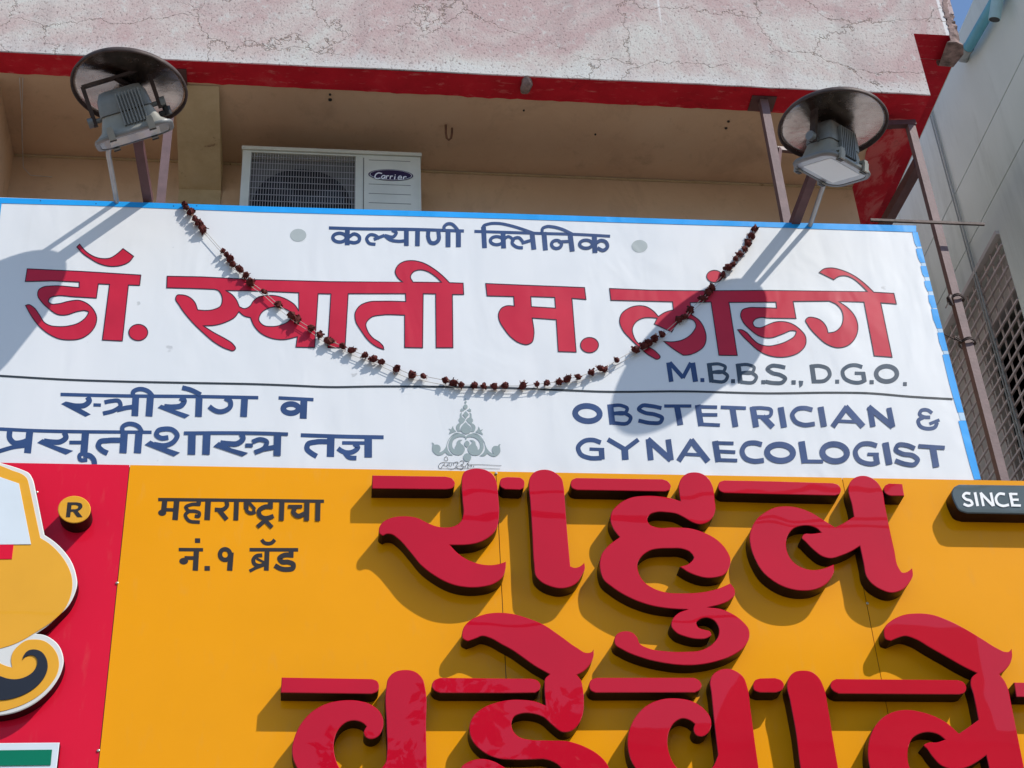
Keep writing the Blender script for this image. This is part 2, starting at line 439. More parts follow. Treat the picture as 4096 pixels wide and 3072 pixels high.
def stroke_quads(pts, w, closed=False):
    n = len(pts); L = []; Rr = []
    for i in range(n):
        a = pts[i-1] if (closed or i > 0) else pts[i]; c = pts[(i+1) % n] if (closed or i < n-1) else pts[i]
        p = pts[i]
        d1 = Vector((p[0]-a[0], p[1]-a[1])); d2 = Vector((c[0]-p[0], c[1]-p[1]))
        if d1.length < 1e-9: d1 = d2
        if d2.length < 1e-9: d2 = d1
        n1 = Vector((-d1.y, d1.x)).normalized(); n2 = Vector((-d2.y, d2.x)).normalized()
        mm = n1+n2
        if mm.length < .2: mm = n1.copy()
        mm.normalize(); k = min(1.8, 1/max(.5, mm.dot(n1)))*.5*(w[i] if isinstance(w, list) else w)
        L.append((p[0]+mm.x*k, p[1]+mm.y*k)); Rr.append((p[0]-mm.x*k, p[1]-mm.y*k))
    return L, Rr
def stroke(mb, tile, pts, w, Y, mi=0, closed=False, sub=6):
    if isinstance(pts, str): pts = smooth(parse(pts), closed, sub)
    L, Rr = stroke_quads(pts, w, closed)
    A = to_plane([pix(tile, *p) for p in L], Y); B = to_plane([pix(tile, *p) for p in Rr], Y)
    n = len(A); vs = [(x, Y, z) for x, z in A]+[(x, Y, z) for x, z in B]; fs = []
    for i in range(n if closed else n-1):
        j = (i+1) % n; f = (i, i+n, j+n, j)
        (ax, az), (bx, bz), (cx, cz) = A[i], B[i], B[j]
        fs.append(f if (bx-ax)*(cz-az)-(bz-az)*(cx-ax) > 0 else f[::-1])
    mb.add(vs, fs, mi)
def writing(name, tile, spec, Y, mat, parent, layer=.00007, start=.0007):
    """painted strokes: 'S w pts', 'C w pts' (closed), 'P pts' (filled), 'E cx,cy rx,ry', 'O w cx,cy rx,ry' (ring)"""
    mb = MB(); k = 0
    for ln in spec.strip().splitlines():
        ln = ln.strip()
        if not ln: continue
        y = Y-start-k*layer; k += 1
        t, rest = ln[0], ln[1:].strip()
        if t in 'SC':
            w, p = rest.split(None, 1); stroke(mb, tile, p, float(w), y, 0, t == 'C')
        elif t == 'P': flat_print(mb, tile, rest, [], y)
        elif t == 'H':
            q = rest.split('|'); flat_print(mb, tile, q[0], q[1:], y)
        elif t in 'EO':
            q = rest.split(); w = float(q.pop(0)) if t == 'O' else 0
            c = [float(v) for v in q[0].split(',')]; r = [float(v) for v in q[1].split(',')]
            le = float(q[2]) if len(q) > 2 else 0
            e = ellipse(c[0], c[1], r[0], r[1], 28, le)
            if t == 'E': flat_print(mb, tile, e, [], y)
            else: stroke(mb, tile, e, w, y, 0, True)
    return mb.build(name, mat, parent)

# ================================================================== THE SETTING
Z0, Z1, YW = 7.039, 7.463, 0.67
def sheet(name, x0, x1, y0, y1, z, mat):
    mb = MB(); mb.add([(x0,y0,z),(x1,y0,z),(x1,y1,z),(x0,y1,z)], [(0,1,2,3)])
    return tag(mb.build(name, mat), kind='structure')
sheet('ground', -120, 120, -120, 120, 0, 'pave')
sheet('road', -120, 120, -9.5, -3.4, .004, 'asphalt')
mb = MB(); mb.box((-120, -3.4, 0), (120, -3.25, .12)); tag(mb.build('kerb', 'pave'), kind='structure')

# ---- the main building: balcony-like overhang with parapet above the signs
bld = empty('building', (0, 2, 0), 'shop building with weathered pink parapet over a shaded tan recess', 'building')
XL, XR1, XR2 = -4.5, 2.846, 3.11
# parapet: long whitewashed front, slightly uneven lower edge, wider upper part
def parapet():
    mb = MB(); n = 150
    xs = [XL+(XR1-XL)*i/n for i in range(n+1)]
    zb = [Z0 + .006*noise.noise(Vector((x*2.1, 0, 3))) + .003*noise.noise(Vector((x*9, 5, 3))) for x in xs]
    yf = [.006*noise.noise(Vector((x*1.3, 9, 1))) for x in xs]
    rows = [0, .004, .14, .3, Z1-Z0+.0]
    vs = []
    for j, r_ in enumerate(rows):
        for i, x in enumerate(xs):
            z = zb[i] if j < 2 else Z0+r_
            y = 0 if j == 4 else yf[i]*.6 + (.004 if j == 0 else 0)
            vs.append((x, y, z + (.004 if j == 1 else 0)))
    fs = []; w = n+1
    for j in range(len(rows)-1):
        for i in range(n): fs.append((j*w+i, j*w+i+1, (j+1)*w+i+1, (j+1)*w+i))
    mb.add(vs, fs)
    # right end and back of the apron
    mb.add([(XR1,.0,Z0),(XR1,.16,Z0),(XR1,.16,Z1),(XR1,.0,Z1)], [(0,1,2,3)])
    # upper parapet
    x2 = 3.035
    mb.add([(XL,0,Z1),(x2,0,Z1),(x2,0,9.2),(XL,0,9.2),(XL,.16,9.2),(x2,.16,9.2)], [(0,1,2,3),(3,2,5,4)])
    mb.add([(x2,0,9.2),(x2,.16,9.2),(x2,.16,Z1),(x2,0,Z1)][::-1], [(0,1,2,3)])
    return mb.build('parapet', 'plaster', bld)
parapet()
# broken concrete corner at the right end of the upper parapet
mb = MB(); nz_ = 26
vs = []; fs = []
for i in range(nz_+1):
    z = Z1-.055+i*.0155; t_ = i/nz_
    taper = 1-max(0, (t_-.6)/.4)
    for k, (x, y) in enumerate(((3.035+.045*(1-taper), -.0025), (3.06+.02*(1-taper), -.004), (3.088, .012), (3.102, .06), (3.098, .155), (3.02, .158))):
        q = Vector((x*23, z*27, k*2.7)); q2 = Vector((k*3.1, z*70, 5))
        jag = .022*noise.noise(q2)*(k < 4) - .02*max(0, 1-i/5)*(k in (0, 1)) 
        vs.append((x+jag+.012*noise.noise(q)*(k > 0), y+.012*abs(noise.noise(q+Vector((4,4,4))))*(k > 0), z+.010*noise.noise(q*1.7)+(.03*max(0, noise.noise(Vector((k*1.3, 2, 2)))) if i == 0 else 0)))
for i in range(nz_):
    for k in range(5): fs.append((i*6+k, i*6+k+1, (i+1)*6+k+1, (i+1)*6+k))
mb.add(vs, fs); mb.add(vs[:6], [(5,4,3,2,1,0)]); mb.build('broken_edge', 'concrete', bld)
mb = MB(); mb.box((3.0, .0005, Z1+.16), (3.088, .155, 9.2)); mb.build('parapet_end', 'plaster', bld)
# red painted underside of the parapet, ragged paint edge towards the ceiling
def ragged(name, mat, x0, x1, yfun0, yfun1, z, n=220, side=.01):
    mb = MB(); vs = []; fs = []
    for i in range(n+1):
        x = x0+(x1-x0)*i/n; vs += [(x, yfun0(x), z), (x, yfun1(x), z)]
    for i in range(n): fs.append((2*i, 2*i+1, 2*i+3, 2*i+2))
    mb.add(vs, fs)
    return mb.build(name, mat, bld)
def paint_edge(x): return .140+.008*x + .007*noise.noise(Vector((x*5, 1, 1))) + .006*noise.noise(Vector((x*21, 2, 1))) + .006*max(0, noise.noise(Vector((x*47, 3, 1))))
ragged('painted_soffit_band', 'red', XL, XR1, lambda x: .002, paint_edge, Z0-.003)
mb = MB(); mb.box((XL, .012, Z0), (XR1-.008, YW+.2, Z0+.12)); mb.build('ceiling', 'tan', bld)
# red band along the right end of the ceiling and the slab above it
mb = MB(); vs = []; fs = []
for i in range(61):
    y = paint_edge(2.6)+(2.2-.15)*i/60
    vs += [(2.652+.012*noise.noise(Vector((y*9, 1, 4)))+.008*noise.noise(Vector((y*31, 1, 4))), y, Z0-.0025), (XR1-.004, y, Z0-.0025)]
for i in range(60): fs.append((2*i, 2*i+2, 2*i+3, 2*i+1))
mb.add(vs, fs); mb.build('painted_side_band', 'redfaded', bld)
mb = MB(); mb.box((XR1-.6, .16, Z0+.12), (XR1-.004, 2.2, Z1)); mb.box((2.4, .165, Z0+.001), (XR1-.005, 2.2, Z0+.1201)); mb.build('edge_beam', 'grey', bld)
mb = MB(); mb.box((XR1-.3, .159, Z1), (XR2+.005, 4.0, Z1+.12)); mb.build('upper_slab', 'grey', bld)
mb = MB(); mb.add([(XR1-.004,.16,Z1-.002),(XR1-.004,3.9,Z1-.002),(XR2,3.9,Z1-.002),(XR2,.16,Z1-.002)], [(0,1,2,3)]); mb.add([(XR1+.001,-.001,Z1-.0006),(XR1+.001,.159,Z1-.001),(3.09,.159,Z1-.001),(3.05,-.001,Z1-.0006)], [(0,1,2,3)]); mb.build('painted_slab_soffit', 'red', bld)
mb = MB(); mb.box((XL, YW+.3, 8.0), (2.9, 6, 9.0)); mb.build('upper_storey', 'plaster', bld)
# walls of the recess
mb = MB(); mb.box((XL, YW, 0), (2.655, YW+.25, Z0-.001)); mb.build('back_wall', 'tan', bld)
mb = MB(); mb.box((-1.75, .16, 5.2), (-1.495, YW-.002, Z0-.002)); mb.build('side_wall', 'tan', bld)
mb = MB(); mb.box((XL, .30, 0), (2.7, YW-.003, 3.6)); mb.build('shopfront_wall', 'reveal', bld)
mb = MB(); mb.box((-1.49, .52, 6.2), (2.7, YW-.004, 6.33)); mb.build('ledge', 'tan', bld)
mb = MB()   # faint plaster joint between ceiling and wall
mb.box((-1.49, YW-.012, Z0-.010), (2.65, YW-.001, Z0-.0035)); mb.build('cove_joint', 'cream', bld)
# tapered cantilever bracket
mb = MB(); x0, x1 = -.705, -.507; a = (.15, Z0-.004); b = (YW-.008, 6.856)
mb.add([(x0,a[0],a[1]),(x1,a[0],a[1]),(x1,b[0],b[1]),(x0,b[0],b[1]),(x0,b[0],a[1]),(x1,b[0],a[1])],
       [(0,3,2,1),(1,2,5),(0,4,3)])
mb.box((x0, YW-.008, 5.0), (x1, YW+.001, 6.8561))
mb.build('bracket', 'cream', bld)
# an old flush hook and drill holes in the ceiling
mb = MB(); hk = [(.553,.34,Z0),(.553,.345,Z0-.05),(.557,.352,Z0-.075),(.567,.356,Z0-.083),(.578,.352,Z0-.075),(.582,.345,Z0-.05),(.583,.34,Z0-.02)]
mb.tube(hk, .0055, 8); mb.build('ceiling_hook', 'rust', bld)
for x, y, r_ in ((.001,.173,.006),(.002,.206,.009),(1.911,.233,.007),(1.909,.279,.007),(.915,.22,.005),(1.28,.36,.005)):
    mb = MB(); mb.tube([(x,y,Z0-.004),(x,y,Z0+.01)], r_, 10); mb.build('drill_hole', 'black', bld)
# rough stub hanging under the parapet
mb = MB(); mb.tube([(.905,.02,Z0+.01),(.908,.03,Z0-.02),(.9,.06,Z0-.028),(.896,.085,Z0-.012)], [.024,.026,.024,.014], 8); mb.build('stub', 'concrete', bld)
# thin wires on the left of the ceiling
mb = MB()
mb.tube([(-1.40,.15,Z0-.006),(-1.405,.25,Z0-.03),(-1.42,.4,Z0-.01),(-1.44,.55,Z0-.012),(-1.445,.65,Z0-.05),(-1.44,.655,6.95),(-1.40,.655,6.90),(-1.30,.655,6.895)], .0022, 5)
mb.tube([(-1.385,.15,Z0-.006),(-1.40,.26,Z0-.02),(-1.425,.42,Z0-.012),(-1.442,.56,Z0-.014)], .0022, 5)
mb.build('loose_wire', 'reveal', bld)

# ================================================================== NEIGHBOUR
XN = 3.8
nb = empty('neighbour_building', (5, 3, 0), 'plain grey plastered building with incised lines and barred window at right', 'building')
WY0, WZ0, WZ1, WY1 = 1.41, 5.3, 7.448, 3.2
joints = [0, 2.6, 7.65, 8.05, 8.834]
for a, b in zip(joints[:-1], joints[1:]):
    a2, b2 = a+.004, b-.004
    def slab(y0, y1, za, zb):
        mb = MB(); mb.box((XN, y0, za), (XN+.03, y1, zb)); mb.build('wall_course', 'grey', nb)
    if b <= WZ0 or a >= WZ1: slab(.2, 6, a2, b2)
    else:
        if a2 < WZ0: slab(WY0, WY1, a2, WZ0)
        if b2 > WZ1: slab(WY0, WY1, max(a2, WZ1), b2)
        slab(.2, WY0, a2, b2); slab(WY1, 6, a2, b2)
mb = MB(); mb.box((XN+.03, .21, 0), (XN+5, WY0, 8.83)); mb.box((XN+.03, WY1, 0), (XN+5, 6, 8.83)); mb.box((XN+.03, WY0, WZ1), (XN+5, WY1, 8.829)); mb.box((XN+.03, WY0, 0), (XN+5, WY1, WZ0))
mb.build('wall_core', 'grey', nb)
# window: taupe reveal with a dark opening, grille of painted bars in front
mb = MB(); BY1, BZ0, BZ1 = 2.12, 6.20, 7.165; xr = XN+.10
mb.box((xr, WY0, BZ1), (xr+.05, WY1, WZ1)); mb.box((xr, BY1, WZ0), (xr+.05, WY1, BZ1)); mb.box((xr, WY0, WZ0), (xr+.05, BY1, 5.5))
mb.build('window_surround', 'reveal', nb)
mb = MB(); mb.box((XN+.5, WY0, WZ0), (XN+.55, WY1, WZ1)); mb.build('dark_interior', 'black', nb)
gr = MB(); barh = []
z = 5.36; i = 0
m0 = MB(); m0.box((XN-.006, WY0+.005, -.0055), (XN+.006, WY1-.01, .0055)); meh = m0.mesh('grille_bar'); meh.materials.append(MT['grille'])
while z < WZ1-.01:
    o = bpy.data.objects.new('grille_bar', meh); COL.objects.link(o); o.parent = nb; o.location = (0, 0, z); o.matrix_parent_inverse = Matrix.Translation(-nb.location)
    z += .0795
m0 = MB(); m0.box((XN+.008, -.0045, WZ0+.01), (XN+.017, .0045, WZ1-.012)); mev = m0.mesh('grille_upright'); mev.materials.append(MT['grille'])
y = WY0+.085
while y < WY1:
    o = bpy.data.objects.new('grille_upright', mev); COL.objects.link(o); o.parent = nb; o.location = (0, y, 0); o.matrix_parent_inverse = Matrix.Translation(-nb.location)
    y += .098
mb = MB(); mb.box((XN-.02, WY0+.002, WZ1-.03), (XN+.02, WY1, WZ1-.002)); mb.build('window_head', 'reveal', nb)
# rusty junk on the sill
for k in range(9):
    mb = MB(); y = 1.43+.07*k; zz = 6.16+.05*random.random()
    mb.bar((XN+.16, y, zz), (XN+.14+.1*random.random(), y+.3, zz+.12*random.random()+.05), .03, .02); mb.build('scrap_piece', 'rust' if k % 3 else 'reveal', nb)
mb = MB(); mb.box((XN+.11, WY0+.01, 5.6), (XN+.3, BY1-.02, 6.18)); mb.build('scrap_heap', 'rust', nb)
# conduits running down the wall
for dy, m_, r_ in ((0, 'cable', .0065), (.03, 'cable', .005)):
    mb = MB(); mb.tube([(XN-.012, 1.765+dy, 3), (XN-.012, 1.765+dy, 6.2), (XN-.016, 1.76+dy, 7.2), (XN-.012, 1.768+dy, 8.8)], r_, 8); mb.build('wall_conduit', m_, nb)
mb = MB(); mb.box((XN+.002, .2, 8.835), (XN+5, 6, 8.86)); mb.build('roof_edge', 'grey', nb)

# blue rain pipe on the neighbour's wall
rp = empty('rain_pipe', (XN, .9, 8.5), 'sky blue plastic rain pipe with open spout on the grey wall', 'pipe')
xp = XN-.06
mb = MB(); mb.tube([(xp, .60, 8.492), (xp, .70, 8.503), (xp, 1.06, 8.556)], .033, 16); mb.build('pipe_run', 'pvcblue', rp)
mb = MB(); mb.tube([(xp, 1.05, 8.555), (xp, 1.10, 8.57), (xp+.004, 1.145, 8.592), (xp+.02, 1.18, 8.615), (xp+.055, 1.20, 8.635)], .036, 16); mb.build('elbow', 'pvcgrey', rp)
mb = MB(); e0 = Vector((xp, .585, 8.50)); e1 = Vector((xp-.035, .652, 8.348)); mb.tube([e0, e1], .034, 20); mb.build('spout', 'pvcpale', rp)
mb = MB(); mb.tube([e1, e1+(e1-e0).normalized()*.0012], .0298, 20); mb.build('spout_bore', 'black', rp)
mb = MB(); mb.tube([e0-(e1-e0)*.25, e0.lerp(e1, .12)], .040, 18); mb.build('socket', 'pvcblue', rp)

# ================================================================== ACROSS THE STREET (seen only as reflection in the glossy letters)
ob = empty('opposite_building', (9, -17, 0), 'ochre shop house across the street behind the viewer', 'building')
mb = MB(); mb.box((3.2, -22, 0), (16, -15, 9.9)); mb.build('wall', 'opp', ob)
mb = MB(); mb.box((6.4, -20, 10.15), (9.6, -15.4, 11.9)); mb.box((12.2, -20, 10.15), (14.5, -15.6, 11.2)); mb.build('stair_tower', 'opp', ob)
mb = MB(); mb.box((3.0, -22, 9.9), (16.2, -14.8, 10.15)); mb.build('roof_slab', 'pave', ob)
for fx in range(4):
    for fz in range(3):
        mb = MB(); x = 4.4+fx*3; z = 1.2+fz*2.9; mb.box((x, -15.04, z), (x+1.3, -14.98, z+1.5)); w = mb.build('window', 'glasspane', ob)
def tree(loc, h, rad, seed, label):
    rnd = random.Random(seed); t = empty('street_tree', loc, label, 'tree')
    mb = MB(); L = Vector(loc)
    top = L+Vector((.2, .1, h*.6)); mb.tube([L, L+Vector((.08,0,h*.3)), top], [.22, .17, .1], 9)
    for k in range(7):
        a = rnd.uniform(0, 6.28); e = top+Vector((math.cos(a)*rad*.7, math.sin(a)*rad*.7, rnd.uniform(.1, .35)*h)); mb.tube([L.lerp(top, .6+.05*k), (top+e)/2+Vector((0,0,.1)), e], [.08, .055, .02], 6)
    mb.build('trunk', 'bark', t)
    mb = MB(); c = L+Vector((.2, .1, h*.72))
    cl = []
    for k in range(26):
        a = rnd.uniform(0, 6.28); rr = rad*rnd.uniform(.25, 1); cl.append((c+Vector((math.cos(a)*rr, math.sin(a)*rr, rnd.uniform(-.2, .28)*h)), rnd.uniform(.35, .8)))
    for k in range(5200):
        q, s_ = rnd.choice(cl); d = Vector((rnd.gauss(0,1), rnd.gauss(0,1), rnd.gauss(0,.8))); d = d.normalized()*s_*rnd.uniform(.5, 1.1)
        p = q+d; u = Vector((rnd.gauss(0,1), rnd.gauss(0,1), rnd.gauss(0,1))).normalized(); w_ = u.cross(Vector((rnd.gauss(0,1), rnd.gauss(0,1), .3))).normalized(); z_ = rnd.uniform(.06, .13)
        mb.add([p-u*z_, p+w_*z_*.45, p+u*z_, p-w_*z_*.45], [(0,1,2,3)])
    mb.build('crown', 'leaf', t); return t
tree((2.2, -13.2, 0), 9.2, 2.2, 3, 'leafy dusty green street tree across the road from the signs')

for k, (yc, zc, sag) in enumerate(((-6.2, 8.6, .35), (-6.5, 9.0, .5), (-7.0, 8.1, .3), (-7.4, 9.9, .6))):
    mb = MB(); mb.tube([(-14+i*1.2, yc+.05*math.sin(i*.7+k), zc-sag*(1-((i-14)/14)**2)+.04*k*math.sin(i*.4)) for i in range(29)], .013+.004*(k % 2), 7)
    tag(mb.build('overhead_cable', 'black'), 'black overhead cable strung along the street behind the viewer', 'cable', 'street cables')
# ================================================================== CLINIC BANNER
YB = .020
bn = empty('clinic_banner', (.6, .03, 4.8), 'white clinic banner with blue border and red and navy lettering', 'banner')
BX0, BX1, BZT, BZB = -1.372, 2.611, 6.196, 4.78
mb = MB(); nx, nz2 = 90, 34; vs = []; fs = []
for j in range(nz2+1):
    for i in range(nx+1):
        x = BX0+(BX1-BX0)*i/nx; z = BZB+(BZT-BZB)*j/nz2
        zt = z + (.012*(x-.6)/2 if j == nz2 else 0)*0
        vs.append((x, YB, z))
for j in range(nz2):
    for i in range(nx): fs.append((j*(nx+1)+i, j*(nx+1)+i+1, (j+1)*(nx+1)+i+1, (j+1)*(nx+1)+i))
mb.add(vs, fs)
mb.add([(BX0,YB,BZB),(BX1,YB,BZB),(BX1,YB,BZT),(BX0,YB,BZT),(BX0,YB+.012,BZB),(BX1,YB+.012,BZB),(BX1,YB+.012,BZT),(BX0,YB+.012,BZT)], [(0,4,5,1),(1,5,6,2),(2,6,7,3),(3,7,4,0),(4,7,6,5)])
mb.build('vinyl_sheet', 'banner', bn)
# blue border strips
def strip(tile, s, name='border_strip', mat='blue', off=.0016):
    mb = MB(); flat_print(mb, tile, s, [], YB-off); return mb.build(name, mat, bn)
strip((0,1), '-50,46! 2212,122! 4424,187! 6636,260! 7916,290! 7917,347! 6900,314! 6636,303! 5300,262! 4424,233! 3400,204! 2212,172! 800,118! 14,97! -50,95!')
strip((0,1), '-50,96! 14,98! -60,700! -150,1659! -215,1659!', off=.0019)
prev = 345
for a, b in ((345, 470), (488, 612), (640, 735), (768, 858), (892, 1002), (1012, 1180), (1215, 1372), (1402, 1905), (1975, 2482)):
    xo = lambda y: 1293+(y-345)*.2558
    wd = lambda y: 46+(y-345)*.008
    j = lambda: random.uniform(-4, 4)
    mid_ = (a+b)/2
    strip((3,1), f'{xo(a):.0f},{a}! {xo(mid_):.0f},{mid_:.0f}! {xo(b):.0f},{b}! {xo(b)-wd(b)+6:.0f},{b-2+j():.0f}! {xo((mid_+b)/2)-wd(b)+j():.0f},{(mid_+b)/2:.0f}! {xo(mid_)-wd(b)-3+j():.0f},{mid_:.0f}! {xo(a)-wd(a)-2+j():.0f},{a+j():.0f}!')
for a, b in ((470, 488), (612, 640), (735, 768), (858, 892), (1002, 1012), (1180, 1215), (1372, 1402), (1905, 1975)):   # whitish glints on the hem, painted as pale pieces
    strip((3,1), f'{xo(a):.0f},{a+1}! {xo(b):.0f},{b-1}! {xo(b)-wd(b)*.8:.0f},{b-1}! {xo(a)-wd(a)*.8:.0f},{a+1}!', 'hem_glint', 'glinthem', .0013)
# dividing line
mb = MB(); stroke(mb, (0,1), '-60,1584 600,1622 1100,1638 1700,1650 2212,1660 2512,1671 2862,1685 3212,1680 3712,1681 4424,1694 4924,1714 5174,1724 5924,1722 6636,1739 7236,1733 7486,1737 7886,1769 8232,1789', 17, YB-.0012); mb.build('divider_line', 'divider', bn)

def name_letter(tile, outer, holes=()):
    mb = MB(); y = YB-.0012
    flat_print(mb, tile, outer, holes, y, 0)
    for c in (outer, *holes):
        pts = smooth(parse(c), True, 5) if isinstance(c, str) else c
        q = [pts[0]]
        for p in pts[1:]:
            if math.hypot(p[0]-q[-1][0], p[1]-q[-1][1]) > 1.5: q.append(p)
        stroke(mb, tile, q, 7.5, y-.0004, 1, True)
    return mb.build('painted_letter', ['crimson', 'outline'], bn)
name_letter((0,1), '663,475! 688,450! 740,510 820,560 890,575 950,570 1010,535 1063,488! 1155,555! 1120,600 1060,630 990,642 920,637 850,615 780,575 710,525')
name_letter((0,1), '235,663! 700,685! 1217,717! 1207,806! 1110,803! 1057,1287! 885,1278! 947,797! 850,793! 833,916! 640,905 470,900 435,912 418,945 440,965 500,965 600,942 680,935 740,955 800,1005 835,1080 825,1150 780,1215 700,1265 600,1278 520,1270 420,1225 330,1150 270,1070 220,980! 245,972 290,995 340,1060 388,1130 430,1152 500,1162 600,1155 690,1125 750,1070 764,1035 740,1025 680,1030 560,1063 500,1058 430,1015 360,950 325,890 335,845 375,820 430,812 685,825! 685,777! 450,767! 218,773!')
name_letter((0,1), ellipse(1195,1213,82,70))
name_letter((0,1), '1445,727! 1750,733! 2212,757! 2852,774! 3482,778! 3437,740 3415,690 3437,635 3492,600 3562,592 3652,610 3752,665 3832,730 3884,783! 4002,787! 4007,885! 3909,885! 3914,1345! 3769,1345! 3765,880! 3657,878! 3652,1346! 3497,1343! 3497,1063! 3292,1063 3212,1080 3162,1140 3177,1200 3222,1260 3282,1300 3312,1335 3317,1360! 3272,1345 3202,1300 3122,1200 3072,1110 3070,1040 3112,980 3182,950 3302,943 3507,946! 3504,878! 3009,878! 2982,1343! 2832,1345! 2860,880! 2749,878! 2719,1343! 2557,1340! 2570,1250! 2452,1275 2342,1262 2242,1210 2192,1150 2165,1085! 2110,1070 2065,1033! 2030,1080 1960,1120 1860,1150 1755,1155! 1850,1215 1960,1275 2010,1310 2035,1355 2018,1370 1970,1360 1870,1310 1760,1220 1640,1100 1550,980 1518,915 1530,892 1570,888 1640,910 1685,955 1708,1018! 1780,1023 1860,1010 1905,985 1920,945 1912,885 1885,850 1855,840! 1650,832! 1441,827!',
    ['1950,850! 2212,855 2582,870! 2582,1028! 2552,980 2482,930 2412,902 2312,893 2225,912 2190,940 2160,985 2110,1007 2068,990! 2045,935 2010,890',
     '2237,1105 2255,1050 2320,1003 2400,993 2470,1012 2527,1055 2500,1110 2430,1148 2350,1162 2272,1148',
     '3569,778! 3547,735 3572,690 3632,672 3692,685 3757,725 3817,780!'])
name_letter((2,1), '-227,790! 0,800! 627,825! 640,928! 518,918! 555,1383! 400,1378! 383,1103! 175,1088! 188,1250 175,1295 130,1318 80,1310 0,1262 -62,1190 -112,1100 -117,1060 -92,1005 -47,983 20,985! 15,903! -215,897!', ['163,903! 370,910! 377,1003! 168,990!'])
name_letter((2,1), ellipse(670,1322,78,66))
name_letter((2,1), '843,833! 1200,848! 1640,853! 2212,850! 3072,860! 3012,800 2942,745 2882,723 2822,730 2780,757! 2655,695! 2692,665 2752,655 2852,675 2952,720 3042,785 3127,865! 3300,875! 3322,967! 3187,957! 3285,1427! 3130,1415! 3042,950! 2820,945! 2902,1000 2967,1080 2990,1170 2972,1250 2912,1320 2822,1345 2722,1315 2632,1240 2557,1150 2537,1105 2557,1085 2612,1085 2672,1110 2717,1165 2732,1217! 2792,1205 2842,1160 2862,1090 2847,1020 2802,970 2742,942! 2429,945! 2455,1092! 2212,1088 2140,1085 2100,1100 2082,1130 2095,1160 2140,1172 2212,1145 2272,1123 2332,1118 2412,1135 2482,1180 2537,1250 2537,1320 2482,1385 2392,1420 2312,1427 2212,1410 2130,1370 2050,1300 1990,1240 1950,1190! 1975,1188 2030,1215 2080,1270 2130,1310 2212,1330 2292,1318 2382,1285 2447,1235 2455,1205 2422,1197 2342,1225 2232,1260 2150,1250 2060,1190 1990,1110 1975,1060 1990,1020 2040,1000 2130,998 2287,1003! 2282,950! 1875,953! 1947,1412! 1788,1410! 1720,950! 1540,955! 1552,1060! 1620,1110 1665,1190 1678,1260 1660,1330 1600,1380 1520,1408 1480,1410! 1400,1360 1310,1290! 1400,1293 1490,1270 1560,1215 1590,1150 1570,1110 1525,1095 1470,1105 1420,1145 1380,1210! 1230,1140! 1255,1090! 1200,1085 1130,1090 1070,1125 1040,1185 1050,1240 1085,1300 1130,1330 1200,1350 1250,1385 1280,1430 1265,1443 1200,1420 1110,1350 1020,1265 955,1190 930,1115 945,1055 1000,1008 1085,982 1160,990 1230,1035 1265,1075! 1320,1040 1395,1017! 1388,948! 855,935!')
name_letter((2,1), ellipse(1750,728,68,52))
# clinic name in navy with two grey dots
def word(tile, spec, mat='navy', name='painted_word'): return writing(name, tile, spec, YB, mat, bn)
word((1,1), '''S 28 630,310! 900,318 1300,322 1797,337!
S 42 790,318! 788,460!
O 30 722,394 58,38
S 30 800,390! 850,362 893,388 890,422 855,438 808,432!
S 28 1033,452! 975,440 957,402 985,370 1025,373 1068,402!
S 28 1018,410! 1112,374!
S 28 1175,330 1212,352 1190,385 1115,376!
S 28 1108,372! 1160,412 1230,425 1300,420!
S 40 1300,322! 1300,465!
S 40 1397,325! 1395,467!
S 34 1490,330! 1490,400 1508,435 1542,441 1572,422 1576,330!
S 42 1660,330! 1660,475!
S 42 1750,335! 1750,475!
S 27 1630,338! 1626,300 1652,276 1692,276 1722,300 1750,338!''')
word((1,1), '''S 26 1887,340! 2212,350 2462,358 2762,366 3060,382!
S 42 1966,300! 1975,485!
S 26 1962,330 1966,295 2010,276 2090,271 2212,294 2312,325 2405,358!
O 28 2080,420 55,35
S 42 2135,350! 2140,487!
S 26 2145,405! 2180,385 2212,402 2225,430
S 28 2307,482! 2252,475 2214,440 2227,405 2272,395 2305,428!
S 28 2295,442! 2385,415!
S 42 2385,350! 2402,497!
S 42 2488,345! 2502,503!
S 26 2472,350 2477,315 2512,298 2562,300 2642,320 2735,364!
O 28 2597,452 43,35
S 26 2612,430! 2722,425!
S 42 2716,370! 2734,513!
O 28 2852,450 55,35
S 42 2924,378! 2930,525!
S 30 2937,442! 2982,418 3027,435 3037,475 3002,503 2950,482!''')
mb = MB(); flat_print(mb, (1,1), ellipse(365,373,70,55), [], YB-.0008); mb.build('printed_dot', 'dotgrey', bn)
mb = MB(); flat_print(mb, (2,1), ellipse(1102,468,69,54), [], YB-.0008); mb.build('printed_dot', 'dotgrey', bn)
word((0,2), '''S 30 523,90! 1100,103 1700,108 2232,118!
S 46 757,112! 772,145 742,178 660,190 575,175
P 528,172! 570,150! 660,192! 785,262! 738,283!
S 28 808,180! 872,182!
S 36 903,158! 960,147 1030,150 1042,185 1000,222 890,255!
S 40 1010,225! 1090,205! 1160,196!
S 58 1174,105! 1165,277!
S 60 1300,110! 1287,280!
S 38 1152,105! 1150,70 1190,46 1240,46 1290,70 1322,108!
S 46 1558,118! 1592,145 1570,183 1500,198 1420,195
P 1363,205! 1393,178! 1500,220! 1640,268! 1597,297!
S 58 1722,112! 1715,283!
S 40 1575,30! 1650,50 1735,92!
S 42 1945,120! 1990,150 1990,195 1950,228 1890,238 1835,215 1808,192
S 58 2115,118! 2105,283!''')
word((1,2), '''S 30 195,120! 497,135!
S 60 415,130! 408,300!
O 48 302,212 66,40''')
